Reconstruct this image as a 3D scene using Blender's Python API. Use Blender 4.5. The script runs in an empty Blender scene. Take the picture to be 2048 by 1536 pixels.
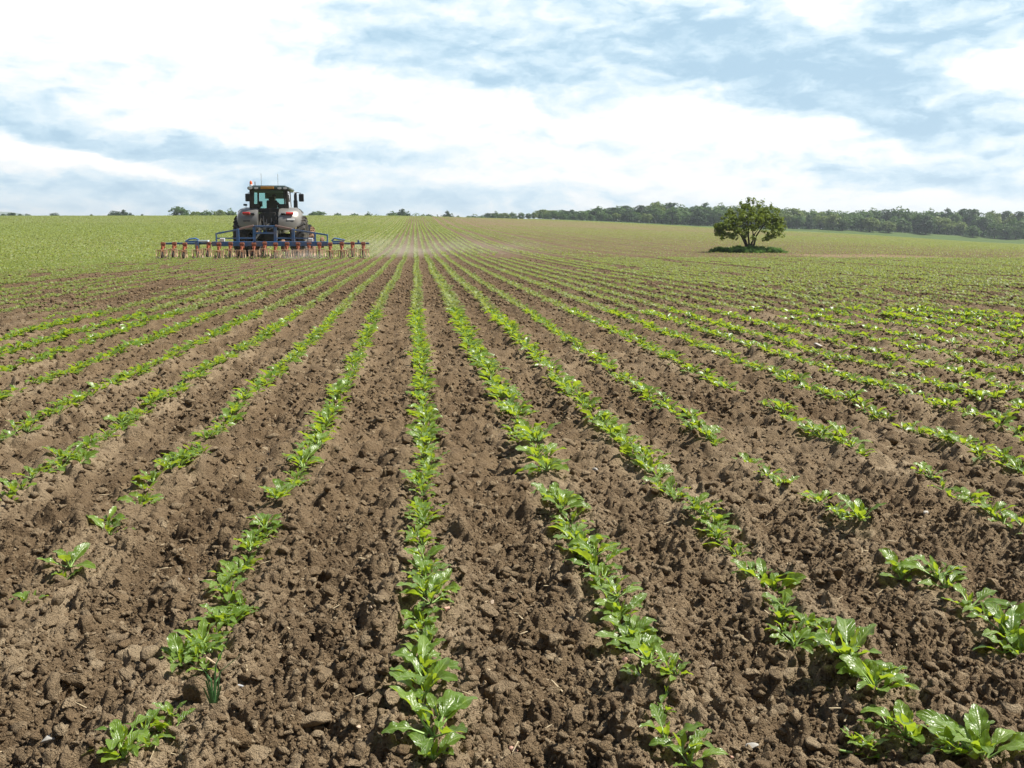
import bpy, bmesh, math, random
import numpy as np
from mathutils import Vector, Matrix

R = math.radians
random.seed(7)
rng = np.random.default_rng(11)
S = bpy.context.scene
COL = S.collection

# ------------------------------------------------------------------ camera, sky, sun, exposure
CAM_H = 0.965
PITCH = math.atan(292 / 2000)
YAW = math.atan(193 * math.cos(PITCH) / 2000)
cd = bpy.data.cameras.new('camera')
cam = bpy.data.objects.new('camera', cd)
COL.objects.link(cam)
cam.location = (0, 0, CAM_H)
cam.rotation_euler = (math.pi / 2 - PITCH, 0, -YAW)
cd.sensor_width = 36.0
cd.lens = 36.0 * 2000 / 2048
cd.clip_start = 0.02
cd.clip_end = 12000
S.camera = cam

SUN_AZ, SUN_EL = 89.0, 55.0            # azimuth measured from +Y towards +X
sl = bpy.data.lights.new('sun', 'SUN')
sl.energy = 5.0
sl.angle = R(0.53)
sl.color = (1.0, 0.95, 0.86)
sun = bpy.data.objects.new('sun', sl)
COL.objects.link(sun)
sdir = Vector((math.sin(R(SUN_AZ)) * math.cos(R(SUN_EL)), math.cos(R(SUN_AZ)) * math.cos(R(SUN_EL)), math.sin(R(SUN_EL))))
sun.rotation_euler = sdir.to_track_quat('Z', 'Y').to_euler()
sun.location = (60, 20, 90)

EXPO = 0.82
S.view_settings.view_transform = 'Standard'
S.view_settings.look = 'None'
S.view_settings.exposure = EXPO
S.view_settings.gamma = 1.0
S.cycles.max_bounces = 7
S.cycles.diffuse_bounces = 3
S.cycles.glossy_bounces = 2
S.cycles.transmission_bounces = 5
S.cycles.transparent_max_bounces = 12
S.cycles.volume_bounces = 0
S.cycles.use_denoising = True


def pix_ray(u, v):
    """direction in the world of a photograph pixel (2048 wide)"""
    d = Vector(((u - 1024) / 2000, -(v - 768) / 2000, -1.0))
    d.rotate(cam.rotation_euler)
    return d.normalized()


def pix_ground(u, v, z=0.0):
    d = pix_ray(u, v)
    t = (z - CAM_H) / d.z
    return d.x * t, d.y * t


W = bpy.data.worlds.new('World')
S.world = W
W.use_nodes = True
wn, wl = W.node_tree.nodes, W.node_tree.links
wn.clear()


def nmath(nodes, links, op, a, b=None, clamp=False):
    n = nodes.new('ShaderNodeMath')
    n.operation = op
    n.use_clamp = clamp
    for i, x in enumerate((a, b)):
        if x is None:
            continue
        if isinstance(x, (int, float)):
            n.inputs[i].default_value = x
        else:
            links.new(x, n.inputs[i])
    return n.outputs[0]


def build_sky():
    M = lambda op, a, b=None, c=False: nmath(wn, wl, op, a, b, c)
    out = wn.new('ShaderNodeOutputWorld')
    bg = wn.new('ShaderNodeBackground')
    wl.new(bg.outputs[0], out.inputs[0])
    sky = wn.new('ShaderNodeTexSky')
    sky.sky_type = 'NISHITA'
    sky.sun_disc = False
    sky.sun_elevation = R(SUN_EL)
    sky.sun_rotation = R(SUN_AZ)
    sky.air_density = 1.0
    sky.dust_density = 0.6
    tc = wn.new('ShaderNodeTexCoord')
    sep = wn.new('ShaderNodeSeparateXYZ')
    wl.new(tc.outputs['Generated'], sep.inputs[0])
    az = M('MULTIPLY', M('ARCTAN2', sep.outputs[0], sep.outputs[1]), 57.2958)
    el = M('MULTIPLY', M('ARCSINE', sep.outputs[2]), 57.2958)
    cmb = wn.new('ShaderNodeCombineXYZ')
    wl.new(az, cmb.inputs[0])
    wl.new(el, cmb.inputs[1])
    # warp of the cloud edges
    mp = wn.new('ShaderNodeMapping')
    mp.inputs['Scale'].default_value = (0.16, 0.42, 1)
    wl.new(cmb.outputs[0], mp.inputs[0])
    nz = wn.new('ShaderNodeTexNoise')
    nz.inputs['Scale'].default_value = 1.0
    nz.inputs['Detail'].default_value = 6
    nz.inputs['Roughness'].default_value = 0.62
    wl.new(mp.outputs[0], nz.inputs['Vector'])
    vs = wn.new('ShaderNodeVectorMath')
    vs.operation = 'SUBTRACT'
    vs.inputs[1].default_value = (0.5, 0.5, 0.5)
    wl.new(nz.outputs['Color'], vs.inputs[0])
    vm = wn.new('ShaderNodeVectorMath')
    vm.operation = 'MULTIPLY'
    vm.inputs[1].default_value = (6.0, 2.6, 0)
    wl.new(vs.outputs[0], vm.inputs[0])
    va = wn.new('ShaderNodeVectorMath')
    va.operation = 'ADD'
    wl.new(cmb.outputs[0], va.inputs[0])
    wl.new(vm.outputs[0], va.inputs[1])
    P = va.outputs[0]
    blobs = [  # photo x, y, half width, half height, tilt (deg, + is down to the right), weight (+ = blue-grey base, - = white)
        (745, 92, 300, 46, 8, 1.15), (1000, 108, 270, 50, 3, 1.05), (690, 15, 220, 55, 0, .75), (1130, 60, 330, 70, 8, .6),
        (1150, 176, 170, 32, 2, 1.0), (1380, 90, 260, 90, 18, .8), (1780, 75, 340, 105, 0, 1.15), (1640, 165, 330, 85, 20, 1.3),
        (1850, 215, 250, 45, 12, 1.15), (1950, 30, 170, 70, 0, .8), (1690, 118, 200, 40, 8, .5),
        (1990, 140, 150, 42, 0, -1.5), (1640, 30, 95, 50, 20, -1.0), (640, 60, 80, 26, 0, -.7), (480, 20, 260, 70, 0, -.8),
        (90, 225, 240, 40, 14, .8), (220, 280, 260, 34, 12, .85), (420, 308, 320, 30, 6, .95), (700, 312, 300, 22, 0, .8),
        (80, 138, 230, 20, 0, .5), (120, 372, 420, 36, 4, .75), (420, 392, 500, 36, 0, .75), (780, 402, 420, 34, 0, .6),
        (170, 322, 260, 18, 12, -.55), (300, 350, 190, 14, 10, -.5), (240, 245, 150, 22, 3, -.7),
        (1640, 330, 260, 24, 8, .7), (1880, 360, 260, 28, 6, .9), (2045, 320, 110, 28, 0, .8), (1280, 378, 150, 16, 0, .4),
        (730, 222, 110, 26, 5, .35), (985, 165, 40, 12, 0, .6), (900, 152, 50, 12, 0, .5), (1330, 262, 330, 22, 0, .18),
        (1050, 400, 260, 26, 0, .5), (1500, 250, 240, 60, 12, -.5),
    ]
    acc = None
    for (u, v, hw, hh, tl, w) in blobs:
        d = pix_ray(u, v)
        a, e = math.degrees(math.atan2(d.x, d.y)), math.degrees(math.asin(d.z))
        m = wn.new('ShaderNodeMapping')
        m.vector_type = 'TEXTURE'
        m.inputs['Location'].default_value = (a, e, 0)
        m.inputs['Rotation'].default_value = (0, 0, -R(tl))
        m.inputs['Scale'].default_value = (hw * 1.45 / 35.5, hh * 1.45 / 35.5, 1)
        wl.new(P, m.inputs[0])
        g = wn.new('ShaderNodeTexGradient')
        g.gradient_type = 'QUADRATIC_SPHERE' if w < .5 and w > 0 else 'SPHERICAL'
        wl.new(m.outputs[0], g.inputs[0])
        t = M('MULTIPLY', g.outputs['Fac'], w * .85)
        acc = t if acc is None else M('ADD', acc, t)
    # fine structure
    mp2 = wn.new('ShaderNodeMapping')
    mp2.inputs['Scale'].default_value = (0.22, 0.7, 1)
    mp2.inputs['Location'].default_value = (3.3, 1.7, 0)
    wl.new(cmb.outputs[0], mp2.inputs[0])
    n2 = wn.new('ShaderNodeTexNoise')
    n2.inputs['Scale'].default_value = 1.0
    n2.inputs['Detail'].default_value = 8
    n2.inputs['Roughness'].default_value = 0.6
    wl.new(mp2.outputs[0], n2.inputs['Vector'])
    fine = M('MULTIPLY', M('SUBTRACT', n2.outputs['Fac'], 0.43), 1.15)
    mp3 = wn.new('ShaderNodeMapping')
    mp3.inputs['Scale'].default_value = (0.75, 1.9, 1)
    wl.new(P, mp3.inputs[0])
    n3 = wn.new('ShaderNodeTexNoise')
    n3.inputs['Scale'].default_value = 1.0
    n3.inputs['Detail'].default_value = 7
    n3.inputs['Roughness'].default_value = 0.58
    wl.new(mp3.outputs[0], n3.inputs['Vector'])
    fine = M('ADD', fine, M('MULTIPLY', M('SUBTRACT', n3.outputs['Fac'], 0.5), 0.6))
    # lit tops and shaded undersides: compare the cloud with itself a little higher up
    up_ = wn.new('ShaderNodeVectorMath')
    up_.operation = 'ADD'
    up_.inputs[1].default_value = (0.25, 0.62, 0)
    wl.new(P, up_.inputs[0])
    mp4 = wn.new('ShaderNodeMapping')
    mp4.inputs['Scale'].default_value = (0.42, 0.95, 1)
    mp5 = wn.new('ShaderNodeMapping')
    mp5.inputs['Scale'].default_value = (0.42, 0.95, 1)
    wl.new(P, mp4.inputs[0])
    wl.new(up_.outputs[0], mp5.inputs[0])
    nn = []
    for m_ in (mp4, mp5):
        q = wn.new('ShaderNodeTexNoise')
        q.inputs['Scale'].default_value = 1.0
        q.inputs['Detail'].default_value = 5
        q.inputs['Roughness'].default_value = 0.55
        wl.new(m_.outputs[0], q.inputs['Vector'])
        nn.append(q.outputs['Fac'])
    fine = M('ADD', fine, M('MULTIPLY', M('SUBTRACT', nn[1], nn[0]), 1.05))
    high = wn.new('ShaderNodeMapRange')       # above the frame: broken cloud over deeper blue, kept dark to weaken the fill
    high.inputs['From Min'].default_value = 22
    high.inputs['From Max'].default_value = 31
    wl.new(el, high.inputs['Value'])
    acc = M('DIVIDE', acc, M('ADD', 1.0, M('MULTIPLY', M('MAXIMUM', acc, 0.0), 0.62)))
    tot = M('ADD', M('ADD', acc, fine), M('MULTIPLY', high.outputs[0], 0.45))
    ramp = wn.new('ShaderNodeValToRGB')
    ramp.color_ramp.interpolation = 'B_SPLINE'
    cr = ramp.color_ramp.elements
    k = 1.0 / (2 ** EXPO)
    stops = [(0.0, (1.22, 1.22, 1.20)), (0.22, (1.06, 1.08, 1.08)), (0.40, (.93, 1.04, 1.09)), (0.60, (.72, .91, 1.03)),
             (0.80, (.55, .77, .93)), (1.0, (.44, .66, .84))]
    while len(cr) < len(stops):
        cr.new(0.5)
    for e_, (p, c) in zip(cr, stops):
        e_.position = p
        e_.color = (c[0] * k, c[1] * k, c[2] * k, 1)
    wl.new(tot, ramp.inputs[0])
    scl = wn.new('ShaderNodeVectorMath')
    scl.operation = 'SCALE'
    scl.inputs['Scale'].default_value = 0.055
    wl.new(sky.outputs[0], scl.inputs[0])
    mx = wn.new('ShaderNodeMix')
    mx.data_type = 'RGBA'
    wl.new(M('MULTIPLY', high.outputs[0], 0.90), mx.inputs['Factor'])
    # unseen cloud beside and behind the view is dimmed to cut fill light
    dull = wn.new('ShaderNodeMapRange')
    dull.interpolation_type = 'SMOOTHSTEP'
    for k_, v_ in (('From Min', -.2), ('From Max', .48), ('To Min', .22), ('To Max', 1.0)):
        dull.inputs[k_].default_value = v_
    wl.new(M('COSINE', M('MULTIPLY', M('SUBTRACT', az, 32.0), 0.0174533)), dull.inputs['Value'])
    cl_ = wn.new('ShaderNodeVectorMath')
    cl_.operation = 'SCALE'
    wl.new(ramp.outputs[0], cl_.inputs[0])
    wl.new(dull.outputs[0], cl_.inputs['Scale'])
    wl.new(cl_.outputs[0], mx.inputs['A'])
    wl.new(scl.outputs[0], mx.inputs['B'])
    # the background runs at 0.1, so the colours above are brought up by ten
    s2 = wn.new('ShaderNodeVectorMath')
    s2.operation = 'SCALE'
    s2.inputs['Scale'].default_value = 10.0
    wl.new(mx.outputs['Result'], s2.inputs[0])
    wl.new(s2.outputs[0], bg.inputs['Color'])
    bg.inputs['Strength'].default_value = 0.1


build_sky()

# ------------------------------------------------------------------ helpers


def set_props(o, label=None, cat=None, group=None, kind=None):
    if label: o['label'] = label
    if cat: o['category'] = cat
    if group: o['group'] = group
    if kind: o['kind'] = kind
    return o


def empty(name, loc, rz=0.0):
    o = bpy.data.objects.new(name, None)
    o.empty_display_size = 0.1
    o.location = loc
    o.rotation_euler = (0, 0, rz)
    COL.objects.link(o)
    return o


def np_mesh(name, V, F, mats=(), smooth=False, attrs=None):
    """V (n,3); F list of (m,k) index arrays"""
    me = bpy.data.meshes.new(name)
    V = np.ascontiguousarray(V, dtype=np.float32)
    if not isinstance(F, (list, tuple)):
        F = [F]
    F = [np.asarray(f, dtype=np.int32) for f in F if len(f)]
    me.vertices.add(len(V))
    me.vertices.foreach_set('co', V.ravel())
    nl = sum(f.size for f in F)
    npoly = sum(len(f) for f in F)
    me.loops.add(nl)
    me.loops.foreach_set('vertex_index', np.concatenate([f.ravel() for f in F]))
    me.polygons.add(npoly)
    tot = np.concatenate([np.full(len(f), f.shape[1], np.int32) for f in F])
    st = np.concatenate([[0], np.cumsum(tot)[:-1]]).astype(np.int32)
    me.polygons.foreach_set('loop_start', st)
    me.update(calc_edges=True)
    if smooth:
        me.polygons.foreach_set('use_smooth', np.ones(npoly, dtype=bool))
    for k, a in (attrs or {}).items():
        at = me.attributes.new(k, 'FLOAT', 'POINT')
        at.data.foreach_set('value', np.ascontiguousarray(a, dtype=np.float32))
    for m in mats:
        me.materials.append(m)
    return me


def link(name, me, parent=None, loc=None):
    o = bpy.data.objects.new(name, me)
    COL.objects.link(o)
    if parent: o.parent = parent
    if loc is not None: o.location = loc
    return o


class MB:
    """collects boxes, bars, tubes and lathed shapes for ONE mesh"""

    def __init__(s):
        s.bm = bmesh.new()

    def box(s, c, d, rot=None, bevel=0.0, taper=None):
        m = Matrix.Translation(c) @ (rot or Matrix.Identity(4)) @ Matrix.Diagonal((d[0], d[1], d[2], 1))
        r = bmesh.ops.create_cube(s.bm, size=1.0, matrix=m)
        vs = r['verts']
        if taper:
            cz = Vector(c)
            for v in vs:
                if v.co.z > cz.z:
                    v.co.x = cz.x + (v.co.x - cz.x) * taper[0]
                    v.co.y = cz.y + (v.co.y - cz.y) * taper[1]
        if bevel > 0:
            es = list({e for v in vs for e in v.link_edges})
            bmesh.ops.bevel(s.bm, geom=es, offset=bevel, segments=2, affect='EDGES', profile=0.5)
        return s

    def bar(s, a, b, w, h=None, up=(0, 0, 1)):
        """rectangular bar from a to b"""
        a, b = Vector(a), Vector(b)
        d = b - a
        L = d.length
        z = d.normalized()
        u = Vector(up)
        if abs(z.dot(u)) > .98: u = Vector((0, 1, 0))
        x = u.cross(z).normalized()
        y = z.cross(x)
        rot = Matrix((x, y, z)).transposed().to_4x4()
        s.box((a + b) / 2, (w, h or w, L), rot, bevel=min(w, h or w) * .12)
        return s

    def tube(s, pts, r, n=8, caps=True):
        pts = [Vector(p) for p in pts]
        rs = r if isinstance(r, (list, tuple)) else [r] * len(pts)
        rings = []
        for i, p in enumerate(pts):
            t = (pts[min(i + 1, len(pts) - 1)] - pts[max(i - 1, 0)]).normalized()
            u = Vector((0, 0, 1)) if abs(t.z) < .9 else Vector((1, 0, 0))
            x = u.cross(t).normalized()
            y = t.cross(x)
            rings.append([s.bm.verts.new(p + (x * math.cos(2 * math.pi * k / n) + y * math.sin(2 * math.pi * k / n)) * rs[i]) for k in range(n)])
        for a, b in zip(rings, rings[1:]):
            for k in range(n):
                s.bm.faces.new((a[k], a[(k + 1) % n], b[(k + 1) % n], b[k]))
        if caps:
            s.bm.faces.new(rings[0][::-1])
            s.bm.faces.new(rings[-1])
        return s

    def lathe_x(s, prof, c, n=32, squash=1.0):
        """profile [(x, r)] turned about the x axis through c"""
        c = Vector(c)
        rings = []
        for (x, r) in prof:
            rings.append([s.bm.verts.new(c + Vector((x, math.cos(2 * math.pi * k / n) * r, math.sin(2 * math.pi * k / n) * r))) for k in range(n)])
        for a, b in zip(rings, rings[1:]):
            for k in range(n):
                s.bm.faces.new((a[k], b[k], b[(k + 1) % n], a[(k + 1) % n]))
        return s

    def lathe_z(s, prof, c, n=16):
        c = Vector(c)
        rings = []
        for (z, r) in prof:
            rings.append([s.bm.verts.new(c + Vector((math.cos(2 * math.pi * k / n) * r, math.sin(2 * math.pi * k / n) * r, z))) for k in range(n)])
        for a, b in zip(rings, rings[1:]):
            for k in range(n):
                s.bm.faces.new((a[k], a[(k + 1) % n], b[(k + 1) % n], b[k]))
        s.bm.faces.new(rings[0][::-1])
        s.bm.faces.new(rings[-1])
        return s

    def quad(s, *p):
        s.bm.faces.new([s.bm.verts.new(Vector(q)) for q in p])
        return s

    def build(s, name, m, parent=None, smooth=False, loc=None):
        bmesh.ops.recalc_face_normals(s.bm, faces=s.bm.faces[:])
        me = bpy.data.meshes.new(name)
        s.bm.to_mesh(me)
        s.bm.free()
        me.materials.append(m)
        if smooth:
            me.polygons.foreach_set('use_smooth', np.ones(len(me.polygons), dtype=bool))
            if hasattr(me, 'set_sharp_from_angle'):
                me.set_sharp_from_angle(angle=R(40))
        return link(name, me, parent, loc)


def hash2(ix, iy, seed):
    h = (ix.astype(np.int64) * 374761393 + iy.astype(np.int64) * 668265263 + seed * 2147483647) & 0xFFFFFFFF
    h = ((h ^ (h >> 13)) * 1274126177) & 0xFFFFFFFF
    h = h ^ (h >> 16)
    h = (h * 2246822519) & 0xFFFFFFFF
    h = h ^ (h >> 15)
    return (h & 0xFFFFFF).astype(np.float32) / np.float32(0xFFFFFF)


def vnoise(x, y, seed=0):
    x0, y0 = np.floor(x), np.floor(y)
    fx, fy = (x - x0).astype(np.float32), (y - y0).astype(np.float32)
    ix, iy = x0.astype(np.int64), y0.astype(np.int64)
    u = fx * fx * fx * (fx * (fx * 6 - 15) + 10)
    v = fy * fy * fy * (fy * (fy * 6 - 15) + 10)
    a, b = hash2(ix, iy, seed), hash2(ix + 1, iy, seed)
    c, d = hash2(ix, iy + 1, seed), hash2(ix + 1, iy + 1, seed)
    return (a * (1 - u) + b * u) * (1 - v) + (c * (1 - u) + d * u) * v


def fbm(x, y, seed=0, oct=4, gain=.5):
    s, a, t = 0, 1.0, 0
    for o in range(oct):
        s = s + a * vnoise(x * 2 ** o + 17.3 * o, y * 2 ** o - 9.1 * o, seed + o)
        t += a
        a *= gain
    return s / t


def clods(x, y, cell, seed, keep=.7):
    """heights 0..1 of lumps lying on a jittered lattice"""
    gx, gy = x / cell, y / cell
    ix, iy = np.floor(gx).astype(np.int64), np.floor(gy).astype(np.int64)
    best = np.zeros(x.shape, np.float32)
    for dx in (-1, 0, 1):
        for dy in (-1, 0, 1):
            cx, cy = ix + dx, iy + dy
            px, py = cx + hash2(cx, cy, seed), cy + hash2(cx, cy, seed + 1)
            h = hash2(cx, cy, seed + 2)
            r = (.28 + .5 * hash2(cx, cy, seed + 3)) * (h < keep)
            th = hash2(cx, cy, seed + 4) * 3.1416
            el = 1 + .7 * hash2(cx, cy, seed + 5)
            ex, ey = gx - px, gy - py
            c_, s_ = np.cos(th), np.sin(th)
            ax, ay = ex * c_ + ey * s_, (-ex * s_ + ey * c_) * el
            q = (ax * ax + ay * ay) / np.maximum(r * r, 1e-6)
            tilt = 1 + .45 * (ax / np.maximum(r, 1e-3)).clip(-1, 1)
            hgt = np.sqrt(np.maximum(0, 1 - q)) * r * 1.3 * tilt
            best = np.maximum(best, hgt.astype(np.float32))
    return best


def sstep(a, b, x):
    t = np.clip((x - a) / (b - a), 0, 1)
    return t * t * (3 - 2 * t)


# ------------------------------------------------------------------ the lie of the land
_py = np.array([-50, 0, 30, 40, 46, 60, 74, 90, 106, 136, 166, 200, 227, 260, 290, 310, 370, 430, 520, 700, 900, 3000], float)
_pz = np.array([0, 0, .0, .02, .06, .17, .43, .85, 1.32, 2.05, 2.82, 3.95, 5.0, 6.15, 7.1, 7.65, 9.1, 10.3, 11.8, 13, 13, 13], float)
_yy = np.arange(-50, 3000, 1.0)
_pp = np.interp(_yy, _py, _pz)
_pp = np.convolve(np.pad(_pp, 8, mode='edge'), np.ones(17) / 17, mode='valid')
_kr = np.array([-8, -.6, -.42, -.2, 0, .1, .2, .33, .45, .607, .75, 8], float)
_kk = np.array([.93, .93, .95, .98, 1, .885, .74, .45, .27, -.15, -.3, -.3], float)
_rr = np.arange(-2, 2, .005)
_kt = np.interp(_rr, _kr, _kk)
_kt = np.convolve(np.pad(_kt, 12, mode='edge'), np.ones(25) / 25, mode='valid')


def land(X, Y):
    X, Y = np.asarray(X, float), np.asarray(Y, float)
    r = X / np.maximum(Y, 5.0)
    z = np.interp(Y, _yy, _pp) * np.interp(r, _rr, _kt)
    left = 1 - sstep(.02, .12, r)
    dy = np.maximum(0, Y - 312)
    z = z - left * np.minimum(dy * dy * .00055, 9)
    z = z + (1 - left) * (.5 + 1.9 * sstep(.2, .6, r)) * sstep(436, 460, Y)
    return z


ROWX = {0: .02, -1: -.497, -2: -1.005, -3: -1.5, -4: -1.97, -5: -2.48, -6: -2.98, -7: -3.42, -8: -3.93,
        1: .511, 2: .97, 3: 1.415, 4: 1.985, 5: 2.49, 6: 2.95, 7: 3.36, 8: 3.83, 9: 4.32}
ROWX = {k: v * 1.006 for k, v in ROWX.items()}
STEP = .489


def rowx(k):
    if k in ROWX: return ROWX[k]
    if k < -8: return ROWX[-8] + (k + 8) * STEP
    return ROWX[9] + (k - 9) * STEP


_RX = np.array([rowx(k) for k in range(-800, 901)])


def row_dist(X):
    i = np.clip(np.searchsorted(_RX, X), 1, len(_RX) - 1)
    return np.minimum(np.abs(X - _RX[i - 1]), np.abs(_RX[i] - X))


HOE_Y = 46.0
HOE_X = pix_ray(532, 520).x / pix_ray(532, 520).y * HOE_Y
HOE_L, HOE_R = HOE_X - 4.65, HOE_X + 4.65


def unhoed(X, Y):
    """1 where the hoe has not been yet: left of the finished strip, and ahead of the machine"""
    e = .25 * (vnoise(X * 0 + 3.1, Y * .8, 5) - .5)
    a = sstep(-.12, .12, (HOE_L + e) - X)
    b = sstep(-.12, .12, HOE_R - X) * sstep(HOE_Y, HOE_Y + .8, Y)
    return np.maximum(a, b)


# ------------------------------------------------------------------ materials


def new_mat(name):
    m = bpy.data.materials.new(name)
    m.use_nodes = True
    n, l = m.node_tree.nodes, m.node_tree.links
    p = n['Principled BSDF']
    return m, n, l, p


def simple(name, col, rough=.5, metal=0.0, var=.25, scale=6.0, spec=.5, bump=0.0, dirt=None, dirt_amt=.5, coat=0.0):
    m, n, l, p = new_mat(name)
    tc = n.new('ShaderNodeTexCoord')
    nz = n.new('ShaderNodeTexNoise')
    nz.inputs['Scale'].default_value = scale
    nz.inputs['Detail'].default_value = 6
    l.new(tc.outputs['Object'], nz.inputs['Vector'])
    mx = n.new('ShaderNodeMix')
    mx.data_type = 'RGBA'
    mx.inputs['A'].default_value = (*[c * (1 - var) for c in col], 1)
    mx.inputs['B'].default_value = (*[min(1, c * (1 + var)) for c in col], 1)
    l.new(nz.outputs['Fac'], mx.inputs['Factor'])
    src = mx.outputs['Result']
    if dirt:
        n2 = n.new('ShaderNodeTexNoise')
        n2.inputs['Scale'].default_value = scale * .6
        n2.inputs['Detail'].default_value = 8
        l.new(tc.outputs['Object'], n2.inputs['Vector'])
        mr = n.new('ShaderNodeMapRange')
        mr.inputs['From Min'].default_value = .42
        mr.inputs['From Max'].default_value = .68
        mr.inputs['To Max'].default_value = dirt_amt
        l.new(n2.outputs['Fac'], mr.inputs['Value'])
        m2 = n.new('ShaderNodeMix')
        m2.data_type = 'RGBA'
        m2.inputs['B'].default_value = (*dirt, 1)
        l.new(mr.outputs[0], m2.inputs['Factor'])
        l.new(src, m2.inputs['A'])
        src = m2.outputs['Result']
    l.new(src, p.inputs['Base Color'])
    p.inputs['Roughness'].default_value = rough
    p.inputs['Metallic'].default_value = metal
    p.inputs['Specular IOR Level'].default_value = spec
    p.inputs['Coat Weight'].default_value = coat
    if bump:
        b = n.new('ShaderNodeBump')
        b.inputs['Strength'].default_value = bump
        b.inputs['Distance'].default_value = .02
        l.new(nz.outputs['Fac'], b.inputs['Height'])
        l.new(b.outputs[0], p.inputs['Normal'])
    return m


DUSTC = (.30, .23, .155)


def soil_material():
    m, n, l, p = new_mat('soil')
    geo = n.new('ShaderNodeNewGeometry')
    at = lambda s: (lambda a: (setattr(a, 'attribute_name', s), a.outputs['Fac'])[1])(n.new('ShaderNodeAttribute'))

    def noise(sc, det=5, rough=.6):
        z = n.new('ShaderNodeTexNoise')
        z.inputs['Scale'].default_value = sc
        z.inputs['Detail'].default_value = det
        z.inputs['Roughness'].default_value = rough
        l.new(geo.outputs['Position'], z.inputs['Vector'])
        return z.outputs['Fac']

    def mixc(f, a, b):
        x = n.new('ShaderNodeMix')
        x.data_type = 'RGBA'
        for s_, v in (('A', a), ('B', b)):
            if isinstance(v, tuple): x.inputs[s_].default_value = (*v, 1)
            else: l.new(v, x.inputs[s_])
        if isinstance(f, (int, float)): x.inputs['Factor'].default_value = f
        else: l.new(f, x.inputs['Factor'])
        return x.outputs['Result']

    def rng_(f, a, b, c=0., d=1.):
        r_ = n.new('ShaderNodeMapRange')
        for s_, v in zip(('From Min', 'From Max', 'To Min', 'To Max'), (a, b, c, d)):
            r_.inputs[s_].default_value = v
        l.new(f, r_.inputs['Value'])
        return r_.outputs[0]

    big, mid, small = noise(1.6), noise(11), noise(95, 4)
    c = mixc(rng_(mid, .36, .66), SOIL_A, SOIL_B)
    c = mixc(rng_(small, .35, .7, 0, .55), c, SOIL_C)
    c = mixc(rng_(big, .4, .65, 0, .35), c, SOIL_A)
    dry = nmath(n, l, 'MULTIPLY', at('dry'), rng_(mid, .3, .62, .25, 1))
    c = mixc(dry, c, SOIL_D)
    c = mixc(at('tone_down'), c, mixc(rng_(mid, .36, .66), (.060, .036, .018), (.105, .066, .034)))  # darker soil: painted clod shade farther off, plus damp patches between rows
    grn = nmath(n, l, 'MULTIPLY', at('weed'), rng_(small, .3, .6, .55, 1))
    c = mixc(grn, c, (.175, .205, .06))
    st = at('strip')
    c = mixc(rng_(st, .2, .5), c, mixc(rng_(mid, .35, .6), (.30, .27, .19), (.22, .21, .12)))
    c = mixc(rng_(st, .7, .95), c, mixc(rng_(mid, .35, .65), (.05, .085, .02), (.085, .125, .035)))
    l.new(c, p.inputs['Base Color'])
    p.inputs['Roughness'].default_value = .95
    p.inputs['Specular IOR Level'].default_value = .15
    b = n.new('ShaderNodeBump')
    b.inputs['Strength'].default_value = 1.0
    b.inputs['Distance'].default_value = .012
    l.new(nmath(n, l, 'ADD', noise(300, 3), nmath(n, l, 'MULTIPLY', small, 1.6)), b.inputs['Height'])
    l.new(b.outputs[0], p.inputs['Normal'])
    return m


SOIL_A = (.112, .073, .040)
SOIL_B = (.203, .138, .076)
SOIL_C = (.296, .213, .126)
SOIL_D = (.400, .312, .202)
MSOIL = soil_material()


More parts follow.
